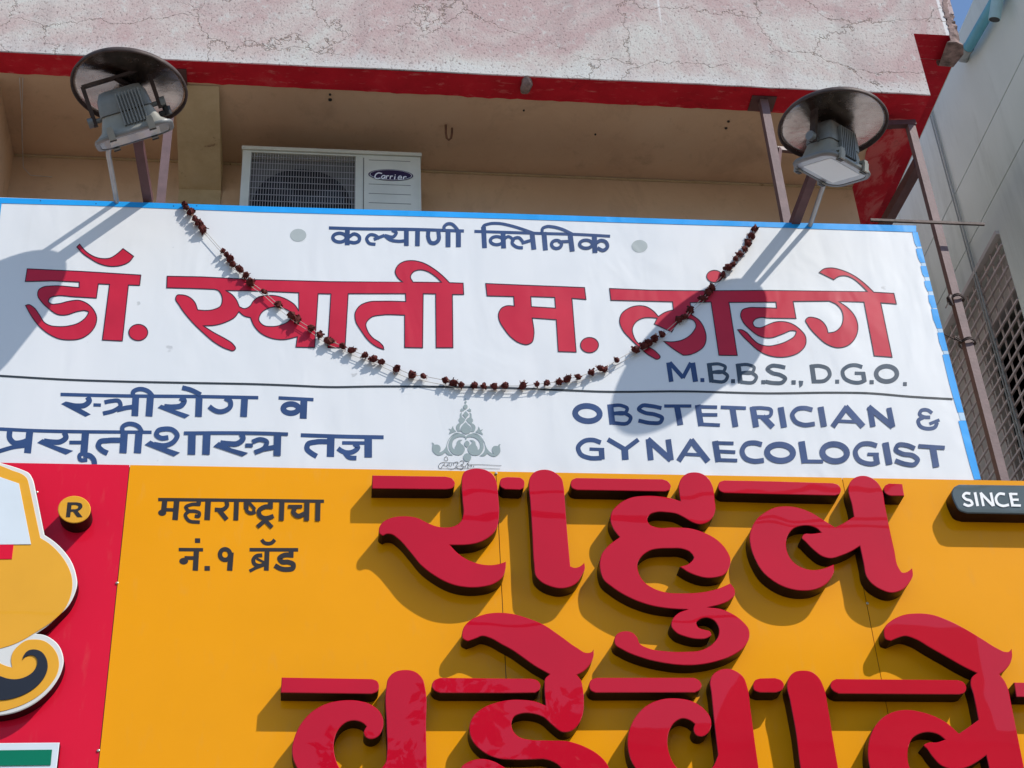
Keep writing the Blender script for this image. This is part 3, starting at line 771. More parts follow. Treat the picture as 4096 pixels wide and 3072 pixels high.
word((0,2), '''S 30 -20,388! 300,403 700,412 1040,415 1310,417!
S 48 85,400! 85,470 120,508 180,508 235,490!
S 60 258,405! 238,597!
S 36 -30,588! 120,545 245,530!
S 46 557,420! 570,462 530,495 440,500 380,492
P 322,507! 368,475! 470,530! 633,577! 570,610!
S 32 600,505! 715,505!
S 62 740,412! 725,600!
S 34 735,598! 688,615 692,652 755,655!
S 46 722,610! 780,622 812,660 817,695!
S 46 1045,485! 930,488 862,502 850,535 880,572 930,598!
S 62 1075,415! 1063,597!
S 62 1202,415! 1188,597!
S 38 1058,415! 1060,370 1100,346 1150,346 1200,370 1225,412!
S 42 1455,462! 1390,466 1352,438 1365,405 1420,388 1495,398 1532,442 1505,495 1430,530 1330,520
P 1250,525! 1300,488! 1400,540! 1555,592! 1503,625!
S 30 1590,424! 1900,422 2250,425 2489,433!
S 65 1660,425! 1655,610!
S 65 1788,425! 1780,610!
S 46 2087,430! 2100,472 2060,510 1970,515 1905,508
P 1843,540! 1890,500! 2000,555! 2145,595! 2095,625!
S 34 2120,530! 2185,530!
S 40 2180,500! 2250,478 2305,500 2290,545 2200,592!
S 40 2260,565! 2400,540!
S 62 2400,432! 2395,620!''')
word((1,2), '''S 34 387,442! 800,455 1103,460!
S 46 625,498! 510,502 448,522 440,558 475,595 525,625!
S 64 648,450! 643,630!
S 30 745,508! 945,510!
S 42 850,515! 880,548 845,582 780,592 735,575 708,555
S 40 765,590! 800,632 868,640!
S 65 970,458! 970,635!''')
word((2,1), '''S 40 1352,1473! 1376,1640!
S 36 1362,1473! 1480,1606!
S 34 1476,1606! 1546,1475!
S 46 1560,1475! 1586,1640!
S 34 1628,1625! 1662,1625!''', 'navy')
word((2,1), '''S 42 1703,1478! 1725,1645!
S 27 1695,1491! 1800,1489 1843,1512 1832,1545 1720,1557!
S 29 1722,1559! 1820,1556 1862,1590 1846,1627 1725,1634!
S 34 1893,1634! 1927,1634!
S 42 1953,1483! 1975,1652!
S 27 1945,1496! 2050,1494 2093,1517 2082,1552 1970,1562!
S 29 1972,1564! 2070,1562 2112,1597 2096,1634 1975,1643!
S 34 2155,1642! 2189,1642!
S 33 2362,1516! 2300,1503 2242,1502 2208,1527 2245,1560 2322,1582 2362,1612 2340,1642 2272,1650 2190,1638!
S 36 2416,1644! 2452,1644!
P 2478,1630! 2517,1632! 2512,1668! 2486,1690!''', 'slate')
word((3,1), '''S 42 378,1491! 400,1652!
S 33 370,1506! 455,1504 520,1532 534,1580 500,1624 395,1638!
S 34 581,1638! 615,1638!
S 33 815,1512! 760,1496 690,1506 646,1546 656,1600 720,1640 795,1645 838,1628!
S 28 750,1565! 838,1567!
S 38 822,1560! 835,1640!
S 34 878,1642! 914,1642!
O 38 1025,1570 90,66
S 32 1168,1658! 1200,1658!''', 'slate')
word((2,2), '''O 50 652,255 106,66 .12
S 52 848,175! 868,350!
S 30 840,190! 950,187 996,212 985,243 875,253!
S 32 876,255! 980,255 1026,292 1010,328 870,336!
S 34 1292,208! 1200,190 1120,190 1096,215 1140,245 1240,265 1298,297 1285,327 1210,337 1093,316!
S 28 1315,190! 1550,190!
S 52 1425,190! 1455,355!
S 50 1605,180! 1635,362!
S 30 1600,196! 1773,200!
S 30 1620,265! 1775,266!
S 30 1630,347! 1797,355!
S 30 1805,200! 2022,208!
S 50 1905,203! 1932,370!
S 52 2080,195! 2110,372!
S 30 2075,208! 2170,207 2240,226 2238,263 2110,283!
S 50 2165,280! 2255,372!
S 52 2322,200! 2352,375!
S 38 2597,222! 2530,207 2462,217 2423,262 2447,320 2520,352 2617,343!
S 52 2667,197! 2697,368!
S 46 2895,195! 2772,368!
S 52 2880,195! 3034,367!
S 26 2812,318! 2972,325!
S 46 3092,195! 3120,368!
S 48 3080,196! 3292,369!
S 44 3257,205! 3292,370!''')
word((3,2), '''S 32 1418,252! 1380,226 1322,232 1310,262 1345,284 1402,288!
S 33 1350,285! 1298,318 1312,360 1382,386 1445,370 1462,330!
S 28 1395,345! 1482,310!''')
word((2,2), '''S 40 768,506! 700,484 622,494 572,547 592,605 665,638 775,640!
S 28 670,562! 797,566!
S 48 772,556! 778,652!
S 40 828,478! 972,562!
S 38 1092,480! 982,562!
S 58 973,550! 980,655!
S 50 1180,475! 1200,658!
S 50 1172,476! 1375,657!
S 48 1350,478! 1375,658!
S 46 1558,482! 1440,665!
S 52 1546,482! 1695,670!
S 28 1490,605! 1630,612!
S 52 1755,492! 1785,672!
S 30 1750,508! 1915,512!
S 30 1765,580! 1930,588!
S 30 1775,655! 1947,660!
S 42 2160,522! 2090,507 2020,522 1989,577 2012,635 2090,666 2177,658!
O 50 2317,592 112,70 .1
S 56 2502,495! 2532,682!
S 30 2520,667! 2690,668!
O 50 2789,592 106,74 .1
S 40 3154,532! 3090,514 3012,524 2968,580 2988,645 3070,686 3130,686 3175,668!
S 26 3072,605! 3170,606!
S 46 3142,598! 3156,680!
S 56 3227,505! 3262,695!
S 38 3482,556! 3412,528 3332,531 3318,565 3372,600 3472,620 3507,655 3482,690 3402,690 3312,660!
S 34 3512,535! 3740,550!
S 54 3637,545! 3667,717!''')
# grey floral ornament and the painter's mark
OT = (1680.0, 1560.0, 5.185)
half = ['872,455! 840,480 828,540 830,575! 805,600 802,640 830,680! 780,705 748,760 752,800 780,860! 860,860! 835,840 822,790 845,720 915,660 938,615 920,590 875,560 862,510',
        '590,795! 655,810 660,790 685,740! 700,800 752,860! 680,885 600,920! 610,880 628,850',
        '835,440! 845,410! 838,395! 860,395! 870,368! 890,395 930,412! 900,432',
        '855,893! 740,885 640,960 575,1060 545,1160 495,1240 430,1285 380,1298! 420,1260 425,1190 395,1145 340,1130 300,1135! 285,1105 240,1085! 262,1130 255,1180 260,1260 310,1320 380,1355 460,1340 525,1295! 580,1345 690,1355! 620,1300 580,1240 565,1160 590,1060 660,960 745,905!',
        '958,1035! 930,985 850,970 760,990 690,1050 668,1130 690,1210 722,1235! 728,1180 760,1120 765,1080 800,1040 885,1030! 835,1080 850,1110! 905,1160 930,1220 910,1290 850,1340 780,1350 700,1330 630,1260 597,1170 605,1080 660,970 750,915 850,905 940,950 970,1000!']
spec_pts = []
mb = MB(); yy = YB-.0010
for h_ in half:
    flat_print(mb, OT, h_, [], yy)
    mir = ' '.join('%g,%g%s' % (1906+.045*(b-900)-a if b > 860 else 1900-a, b+(.045*(950-a)), '!' if c else '') for a, b, c in parse(h_))
    yy -= .00006; flat_print(mb, OT, mir, [], yy); yy -= .00006
for s_ in ('950,432! 985,475 1015,510! 985,545 952,590! 920,550 885,510! 915,475', '945,665! 1000,720 1060,780 1065,830 1030,885 960,915! 900,895 850,840 850,780 890,720', '985,1050! 1025,1090 1020,1140 980,1190! 930,1150 920,1100 960,1050!'):
    flat_print(mb, OT, s_, [], yy); yy -= .00006
for c in ((943,190,13,20),(948,250,20,24),(943,345,45,48),(980,1395,82,85)):
    flat_print(mb, OT, ellipse(*c), [], yy); yy -= .00006
mb.build('floral_ornament', 'ornament', bn)
writing('painter_mark', OT, '''C 8 545,1375! 575,1420 570,1460 540,1468 505,1450 510,1405
S 9 500,1500! 430,1515 388,1570 400,1625 440,1620 475,1560 510,1545!
S 7 470,1500! 620,1505 820,1510!
S 8 510,1510! 500,1560 540,1580 580,1560!
S 8 590,1510! 575,1575! 560,1545!
S 8 620,1505! 605,1570 650,1580!
S 8 660,1515! 655,1570!
S 8 700,1510! 695,1565!
S 8 720,1500! 780,1490 770,1550 740,1580!
S 6 560,1600! 640,1645 720,1620 780,1580 880,1580!
S 10 830,1480! 880,1465 910,1500 880,1540 850,1550 895,1580 885,1630 800,1630 740,1590!
S 7 895,1590! 940,1590!
S 8 945,1560! 940,1610!
S 9 1020,1500! 980,1530 1010,1560 985,1600 1010,1620!
S 8 1030,1580! 1075,1560 1060,1600! 
S 8 1120,1560! 1110,1600!
S 7 960,1545! 1200,1545 1690,1567!
S 6 410,1625! 640,1632 1200,1620 1660,1637!''', YB, 'divider', bn, start=.0016, layer=.00002)
# grommet-like tack marks along the blue hem
for x_, y_ in ((350,75),(830,100),(1500,120),(1700,118)):
    mb = MB(); flat_print(mb, (0,1), ellipse(x_, y_, 5, 4, 8), [], YB-.0024); mb.build('tack', 'outline', bn)

# ================================================================== SHOP SIGN
sg = empty('shop_sign', (.8, .05, 3.3), 'large yellow and crimson shop sign with raised red letters', 'shop sign')
ZT = 4.876
def px_x(px, py): return on_plane(px, py, 0).x
xb0 = on_plane(455, 2470, 0).x; xb1 = on_plane(2004, 2300, 0).x; xb2 = on_plane(3460, 2380, 0).x
SGB = 3.25
for x0, x1, mt in ((-2.6, xb0, 'redpanel'), (xb0, xb1, 'yellow'), (xb1, xb2, 'yellow'), (xb2, 4.6, 'yellow')):
    mb = MB(); g = .0014; mb.box((x0+g, 0, SGB), (x1-g, .004, ZT)); mb.build('face_panel', mt, sg)
mb = MB(); mb.box((-2.6, .0046, SGB), (4.6, .018, ZT-.006)); mb.build('backing_tray', 'blacktext', sg)
for t, x_, y_ in (((0,3),1012,62), ((0,3),850,1510), ((3,3),858,237), ((0,2),318,937), ((1,2),2075,775)):
    p = on_plane(*pix(t, x_, y_), 0); mb = MB(); mb.tube([(p.x, 0.001, p.z), (p.x, -.003, p.z)], .0052, 10); mb.tube([(p.x, -.003, p.z), (p.x, -.0045, p.z)], [.0052, .003], 10); mb.build('screw', 'screw', sg)
def letter(tile, s, holes=(), **k): return raised('raised_letter', tile, s, holes, parent=sg, **k)
# upper word
letter((1,2), '1005,790! 1640,800! 1695,818 1718,857 1695,900 1640,912! 1003,905!')
letter((1,2), '1777,870 1780,800 1800,760 1850,737 1920,730 1990,745 2048,785 2075,840 2090,950 2098,1150 2085,1230 2050,1290 1990,1340 1900,1378 1800,1392! 1675,1392! 1740,1460 1830,1520 1930,1555 2030,1565 2100,1555 2160,1535! 2155,1600 2130,1669 2050,1729 1950,1754 1850,1759 1700,1734 1540,1655 1430,1570 1330,1450 1230,1340 1170,1300 1130,1297 1095,1312! 1065,1290 1062,1250 1090,1200 1160,1160 1280,1143 1400,1160 1480,1200 1560,1230 1640,1240 1720,1225 1775,1180 1790,1130 1783,1000')
letter((1,2), '2105,858 2117,822 2155,806 2212,805! 2282,808! 2312,830 2320,865 2307,900 2280,915! 2150,910! 2117,890')
letter((2,2), '145,880 150,820 190,765 250,742 310,742 380,770 430,820 445,880 455,1000 470,1200 503,1575! 540,1588 590,1575 625,1545! 630,1590 600,1659 560,1719 500,1754 420,1767 330,1749 250,1709 205,1659 190,1560 175,1300 155,1000')
letter((2,2), '505,868 517,830 555,812! 1300,823! 1348,842 1372,882 1360,915 1325,930! 560,917! 520,900')
letter((2,2), '1440,880 1460,820 1510,775 1570,763 1640,775 1700,820 1735,890 1750,1000 1757,1080 1735,1150 1690,1195 1620,1213 1570,1200 1480,1150 1420,1122 1340,1110 1240,1110 1190,1130 1168,1175 1190,1215 1245,1238 1400,1240 1550,1250 1660,1285 1770,1345 1850,1430 1888,1520 1870,1600 1830,1650 1760,1672 1680,1676 1600,1658 1530,1630 1450,1580! 1530,1552 1570,1502 1540,1455 1470,1425 1370,1421 1280,1423 1200,1437 1120,1490 1085,1550 1090,1620 1140,1709 1210,1759 1320,1799 1480,1809 1650,1799 1780,1769 1885,1724! 1920,1769 1925,1819 1880,1869 1790,1909 1690,1931! 1800,1944 1900,1984 1990,2049 2045,2119 2050,2189 2010,2269 1900,2349 1780,2394 1600,2428 1450,2429 1300,2409 1100,2359 960,2299 890,2249 885,2199 910,2159 970,2137 1040,2149 1080,2189 1100,2239 1180,2284 1320,2309 1500,2314 1640,2299 1730,2249 1785,2169 1785,2109 1750,2049 1690,2021 1630,2031 1592,2064 1610,2104 1660,2124 1710,2139 1722,2169 1690,2194 1600,2204 1500,2184 1420,2149 1375,2089 1390,2029 1440,1979 1520,1949! 1400,1944 1200,1914 1000,1839 870,1759 790,1689 760,1600 758,1540 775,1470 830,1400 930,1325! 880,1260 850,1180 860,1110 920,1040 1020,985 1150,967 1280,972 1400,995 1455,1013! 1445,950')
letter((2,2), '1780,885 1792,850 1832,833! 2212,840! 2772,857! 2822,875 2842,915 2832,947 2792,965! 2212,952! 1832,942! 1792,920')
letter((3,2), '695,890 715,840 760,805 810,793 880,805 940,845 980,905 1010,1050 1050,1250 1090,1430 1130,1590 1160,1628 1200,1625 1245,1592! 1252,1650 1220,1719 1160,1779 1060,1804 980,1779 890,1719 848,1659 825,1550 793,1400! 730,1440 640,1480 540,1507 470,1490 400,1440 330,1370 292,1325 310,1300 380,1295 460,1285! 430,1255 370,1228 300,1225 220,1250 170,1310 155,1380 165,1450 210,1530 300,1590 390,1608 480,1595 568,1560! 570,1620 550,1668 500,1730 420,1772 300,1787 150,1758 40,1700 -50,1620 -110,1520 -152,1400 -160,1320 -140,1240 -90,1160 -30,1112 60,1068 150,1057 260,1070 370,1110 470,1170 580,1240! 650,1205! 742,1147! 725,1050')
letter((3,2), '1000,918 1010,880 1045,860! 1160,865! 1177,968! 1060,968! 1020,950')
# lower word
letter((1,3), '222,877! 1000,890! 1045,908 1063,950 1045,1000 1000,1020! 213,1010!')
letter((1,3), '1125,960 1140,890 1190,835 1280,812 1380,830 1440,890 1460,960 1468,1300! 1480,1900! 1120,1900! 1115,1790! 900,1830 600,1810 420,1740 335,1620 310,1500 330,1400 400,1260 500,1160 620,1100 760,1075 880,1078 1000,1115 1070,1175 1100,1250 1090,1330 1050,1390 990,1410 945,1390 930,1355 955,1300! 920,1270 850,1250 780,1265 710,1330 675,1420 672,1500 690,1590 730,1670 830,1730 960,1725 1085,1659 1120,1610 1130,1540 1128,1300')
letter((1,3), '1518,952 1537,905 1590,880! 2212,887! 2372,887! 2425,900 2457,942 2447,985 2412,1010! 2212,1013! 1590,1012! 1540,988')
letter((2,3), '-432,500 -420,450 -370,390 -250,335 -80,318 0,327 120,360 270,420 420,520 560,620 650,665 690,655 705,635! 705,690 670,770 610,830 560,855! 595,900 610,960 620,1100 610,1200 560,1300 500,1345 440,1350 350,1290 270,1220 180,1190 80,1190 20,1215 -5,1270 10,1340 60,1390 150,1415 300,1422 500,1432 640,1480 760,1555 830,1640 850,1780 700,1900 400,1980 0,1980 -300,1900 -440,1750 -440,1655 -362,1600 -262,1580 -152,1605 -80,1645 0,1700 100,1790 250,1830 400,1800 450,1720 420,1655 340,1600 270,1582! 0,1588 -130,1575 -250,1520 -345,1420 -370,1310 -340,1220 -250,1140 -120,1090 0,1070 80,1070 200,1085 290,1120! 280,950 285,890 325,850! 200,780 80,695 0,640 -92,590 -182,540 -262,520 -312,540 -382,565! -425,540')
letter((2,3), '665,942 682,900 730,880! 1570,880! 1612,900 1638,945 1620,985 1580,1008! 720,1010! 680,988')
letter((2,3), '1710,920 1730,860 1790,815 1860,802 1940,825 2000,875 2030,950 2060,1150 2100,1450 2130,1659! 2160,1900! 1830,1900! 1800,1800! 1600,1840 1300,1800 1100,1700 1030,1600 1000,1480 1000,1400 1020,1310 1080,1200 1180,1110 1300,1065 1420,1058 1560,1085 1660,1150 1715,1230 1720,1300 1690,1360 1640,1388 1590,1375 1568,1330 1580,1280! 1540,1250 1470,1232 1400,1270 1355,1350 1342,1430 1360,1540 1410,1640 1500,1710 1620,1710 1730,1655 1780,1550! 1745,1250 1720,1000')
letter((3,3), '-130,945 -112,902 -70,885! 60,882! 112,900 138,942 120,985 70,1008! -70,1008! -120,985')
letter((3,3), '165,930 180,880 230,830 300,817 380,830 440,880 480,960 520,1150 560,1400 605,1659! 650,1900! 330,1900! 280,1659 240,1350 190,1080')
letter((3,3), '538,950 552,910 592,890! 1640,900! 1690,920 1713,970 1695,1010 1650,1025! 610,1018! 560,990')
letter((3,3), '1000,490 1010,440 1060,390 1160,340 1290,323 1420,335 1560,385 1700,455 1850,545 1980,625 2050,655 2080,655 2105,630! 2110,690 2085,770 2040,820 2000,850! 2045,910 2075,980 2100,1100 2150,1350 2212,1659! 2270,1900! 1960,1900! 1910,1659 1885,1550! 1800,1610 1700,1659 1600,1670 1500,1640 1420,1560 1370,1490 1345,1465 1380,1442 1460,1438 1530,1415! 1480,1375 1410,1352 1320,1360 1250,1400 1215,1470 1205,1550 1225,1659 1290,1740 1400,1790 1600,1780! 1620,1900! 1100,1880 940,1780 880,1659 862,1540 885,1380 930,1290 1010,1210 1120,1165 1220,1158 1320,1175 1420,1205 1530,1260 1650,1363! 1720,1315! 1818,1245! 1800,1150 1770,1010 1750,940 1760,880 1805,840! 1700,790 1550,705 1400,620 1270,545 1180,520 1110,540 1060,562! 1015,545')
letter((3,3), '2125,920! 2420,925! 2440,1052! 2145,1045!')
# flat black text
def vinyl(tile, spec, start=.0007): return writing('vinyl_text', tile, spec, 0, 'blacktext', sg, start=start)
Z2 = (900.0, 1950.0, 4.3203)
vinyl((0,2), '''S 29 1367,998! 1800,1002 2212,1006 2800,1013!
S 46 1425,1000! 1413,1108!
E 1402,1112 35,27
S 30 1415,1085! 1525,1088!
S 48 1528,1000! 1513,1175!
S 40 1720,1005! 1714,1045!
S 30 1730,1040! 1650,1042 1606,1065 1625,1092 1690,1100 1722,1115 1718,1142 1683,1140!
S 30 1640,1095! 1602,1130 1625,1175 1727,1194!
S 48 1800,1000! 1790,1175!
S 36 1955,1005! 1962,1050 1930,1083 1857,1085!
S 40 1885,1080! 1960,1172!
S 42 2045,1005! 2038,1178!''')
vinyl(Z2, '''S 82 370,220! 368,370!
S 62 368,350! 385,410 440,440 530,420!
S 52 400,240! 520,375!
S 50 500,350! 500,440!
S 82 790,240! 786,345!
S 76 828,333! 680,335 590,400 600,480 670,525 760,520 840,490!
S 72 700,560! 560,680!
S 70 690,560! 815,690!
S 84 988,230! 975,572!
S 60 1090,328! 1335,328!
S 80 1210,345! 1185,430 1250,490 1380,450!
S 86 1420,240! 1410,575!
S 84 1610,240! 1602,578!''', .0020)
vinyl((0,2), '''S 40 1685,1353! 1730,1353!
S 30 1545,1430! 1755,1432!
E 1588,1530 38,29
S 32 1595,1502! 1690,1504!
S 46 1698,1435! 1688,1612!
S 40 1768,1592! 1814,1592!
O 38 1945,1473 44,46
S 46 1997,1455! 1985,1612!''')
vinyl(Z2, '''S 66 632,900! 680,955 745,970 810,955 862,902!
S 62 425,1074! 1265,1076!
S 84 728,1090! 714,1436!
S 68 645,1170! 540,1185 490,1250 510,1320 580,1350 700,1320!
S 42 545,1225! 680,1295!
S 56 425,1445! 530,1390 690,1330!
S 84 1145,1090! 1140,1200!
S 84 1185,1170! 1000,1178 945,1220 980,1280 1100,1290 1180,1330 1175,1390 1080,1415 960,1400 860,1345!''')
# registered badge
bd = raised('badge', (0,2), ellipse(642,1085,142,118,48), (), -.070, -.001, ('badgeyellow','side'), sg)
writing('badge_text', (0,2), 'H 584,1022! 665,1022! 706,1036 712,1062 690,1088 672,1098! 714,1150! 668,1150! 632,1103! 612,1103! 606,1150! 570,1150! | 618,1046! 658,1046 677,1056 670,1074 650,1082! 615,1082!', -.072, 'blacktext', bd)
# SINCE plate
pl = raised('date_plate', (3,2), '1588,935 1605,895 1650,870! 2600,882! 3000,886! 3010,1140! 1720,1118! 1650,1092 1617,1040', (), -.066, -.001, ('sinceface','side'), sg, .004)
writing('plate_text', (3,2), '''S 22 1748,948! 1705,945 1687,968 1710,995 1752,1010 1765,1037 1735,1052 1690,1036!
S 24 1788,936! 1812,1055!
S 22 1838,938! 1862,1055!
S 22 1836,940! 1945,1052!
S 22 1925,938! 1950,1055!
S 22 2047,952! 1995,950 1970,985 1985,1033 2030,1053 2082,1043!
S 24 2092,940! 2115,1058!
S 20 2088,950! 2155,951!
S 20 2100,1000! 2166,1000!
S 20 2112,1048! 2185,1050!''', -.0705, 'whitetext', pl)
# cut-out emblem board at the left edge of the frame
em = raised('emblem_board', (0,2), '-60,655! 0,680 100,710 200,745 250,770 280,815 310,930! 385,1305! 460,1355 550,1440 620,1540 658,1650 668,1719 640,1829 590,1919 500,2009 400,2099 310,2159! 380,2169 450,2204 500,2249 540,2329 550,2399 530,2489 470,2599 380,2699 270,2779 150,2834 0,2866 -60,2872!', (), -.048, -.001, ('whiteacryl','redside'), sg, .003)
def overlay(tile, s, mat, y0=-.052, y1=-.0505):
    return raised('emblem_piece', tile, s, (), y0, y1, (mat, mat), em, .0006)
overlay((0,2), '-60,690! 0,705 100,745 200,785 232,815 250,870! 348,1330! 420,1375 510,1460 580,1560 618,1660 625,1740 610,1830 560,1940 450,2050 300,2150 200,2210 100,2255 0,2285 -60,2300!', 'badgeyellow')
overlay((0,2), '-60,785! 0,803! 163,860! 268,1385! -60,1388!', 'paleblue', -.0545, -.0525)
overlay((0,2), '-60,1390! 118,1385! 102,1512! -60,1515!', 'redpanel', -.0540, -.0525)
overlay((0,2), '-60,2380! 0,2413 60,2438 105,2450! 95,2380 110,2320 160,2260 230,2215 300,2207 380,2220 450,2270 495,2340 510,2420 495,2500 440,2590 350,2680 230,2755 100,2805 0,2830 -60,2835!', 'badgeyellow')
overlay((0,2), '195,2383! 205,2345 240,2305 300,2293 360,2315 400,2370 412,2440 390,2520 340,2590 250,2660 150,2705 50,2728 -60,2732! -60,2510! 0,2523 60,2543 140,2550 220,2530 290,2480 322,2410 315,2370 290,2348 250,2345 215,2360', 'darkacryl', -.0550, -.0530)
gp = raised('green_board', (0,3), '-60,1445! 515,1440! 478,1760! -60,1760!', (), -.03, -.001, ('paleblue','redside'), sg, .002)
raised('board_piece', (0,3), '-60,1506! 450,1500! 437,1634! -60,1641!', (), -.034, -.0325, ('greenacryl','greenacryl'), gp, .0006)

# ================================================================== BANNER FRAME
fr = empty('banner_frame', (1.2, .08, 4.8), 'maroon angle iron frame holding the banner under the parapet', 'frame')
def angle(a, b, w, name='post', fl=.004, par=None, flip=1):
    """angle iron: one flange facing the street, one turned inwards"""
    a, b = Vector(a), Vector(b); mb = MB()
    mb.box((a.x-w/2, a.y, min(a.z, b.z)), (a.x+w/2, a.y+fl, max(a.z, b.z)), 0)
    xs = a.x-flip*w/2
    mb.box((xs, a.y+fl, min(a.z, b.z)), (xs+flip*fl, a.y+w, max(a.z, b.z)), 0)
    return mb.build(name, 'maroon', par or fr)
angle((2.045, .065, 4.9), (2.045, .065, Z0-.008), .038)
angle((-.705, .065, 4.9), (-.705, .065, Z0-.008), .038)
angle((2.775, .12, 3.4), (2.775, .12, 6.985), .036)
mb = MB(); mb.box((1.985, .05, Z0-.009), (2.105, .15, Z0-.0045)); mb.build('top_plate', 'darkmaroon', fr)
mb = MB(); mb.box((-.76, .05, Z0-.009), (-.65, .15, Z0-.0045)); mb.build('top_plate', 'darkmaroon', fr)
mb = MB(); mb.bar((2.66, .14, 6.97), (2.80, .13, 6.975), .03, .03); mb.bar((2.68, .16, 6.98), (2.68, .2, Z0), .03, .03); mb.build('top_bracket', 'darkmaroon', fr)
mb = MB(); mb.bar((2.43, .06, 6.285), (2.965, .06, 6.285), .010, .013); mb.build('tie_rod', 'iron', fr)
mb = MB(); mb.bar((2.775, .15, 6.735), (2.775, .95, 6.82), .045, .05); mb.build('back_stay', 'darkmaroon', fr)
mb = MB(); mb.bar((2.055, .08, 6.62), (2.085, .10, 6.74), .02, .02); mb.bar((2.075, .1, 6.74), (2.17, .12, 6.75), .02, .02); mb.build('short_brace', 'darkmaroon', fr)
for zz in (4.95, 5.55, 6.12):
    mb = MB(); mb.bar((-1.35, .055, zz), (2.59, .055, zz), .03, .03); mb.build('cross_rail', 'darkmaroon', fr)
mb = MB(); mb.bar((2.57, .045, 4.8), (2.57, .045, 6.17), .025, .02); mb.bar((-1.34, .045, 4.8), (-1.34, .045, 6.17), .025, .02); mb.build('edge_upright', 'darkmaroon', fr)
# wire ties on the right hand post
for zz, dx in ((5.90, 0), (5.66, 1)):
    mb = MB(); c = Vector((2.775, .138, zz))
    ring = [c+Vector((math.cos(a)*.036, math.sin(a)*.034, .004*math.sin(3*a))) for a in [i*math.pi/8 for i in range(17)]]
    mb.tube(ring, .004, 6)
    mb.tube([p+Vector((0,0,.008)) for p in ring], .0035, 6)
    if dx: mb.tube([(2.735, .12, zz), (2.70, .10, zz-.004), (2.60, .05, zz+.006)], .003, 6); mb.tube([(2.735,.115,zz+.004),(2.71,.105,zz+.014),(2.705,.1,zz),(2.72,.1,zz-.012),(2.738,.115,zz-.006)], .004, 6)
    else: mb.tube([(2.74,.11,zz),(2.725,.10,zz-.02),(2.735,.10,zz-.06)], [.010,.012,.004], 6); mb.tube([(2.735,.11,zz-.01),(2.715,.10,zz-.05),(2.70,.1,zz-.075)], .003, 5)
    mb.build('wire_tie', 'iron', fr)

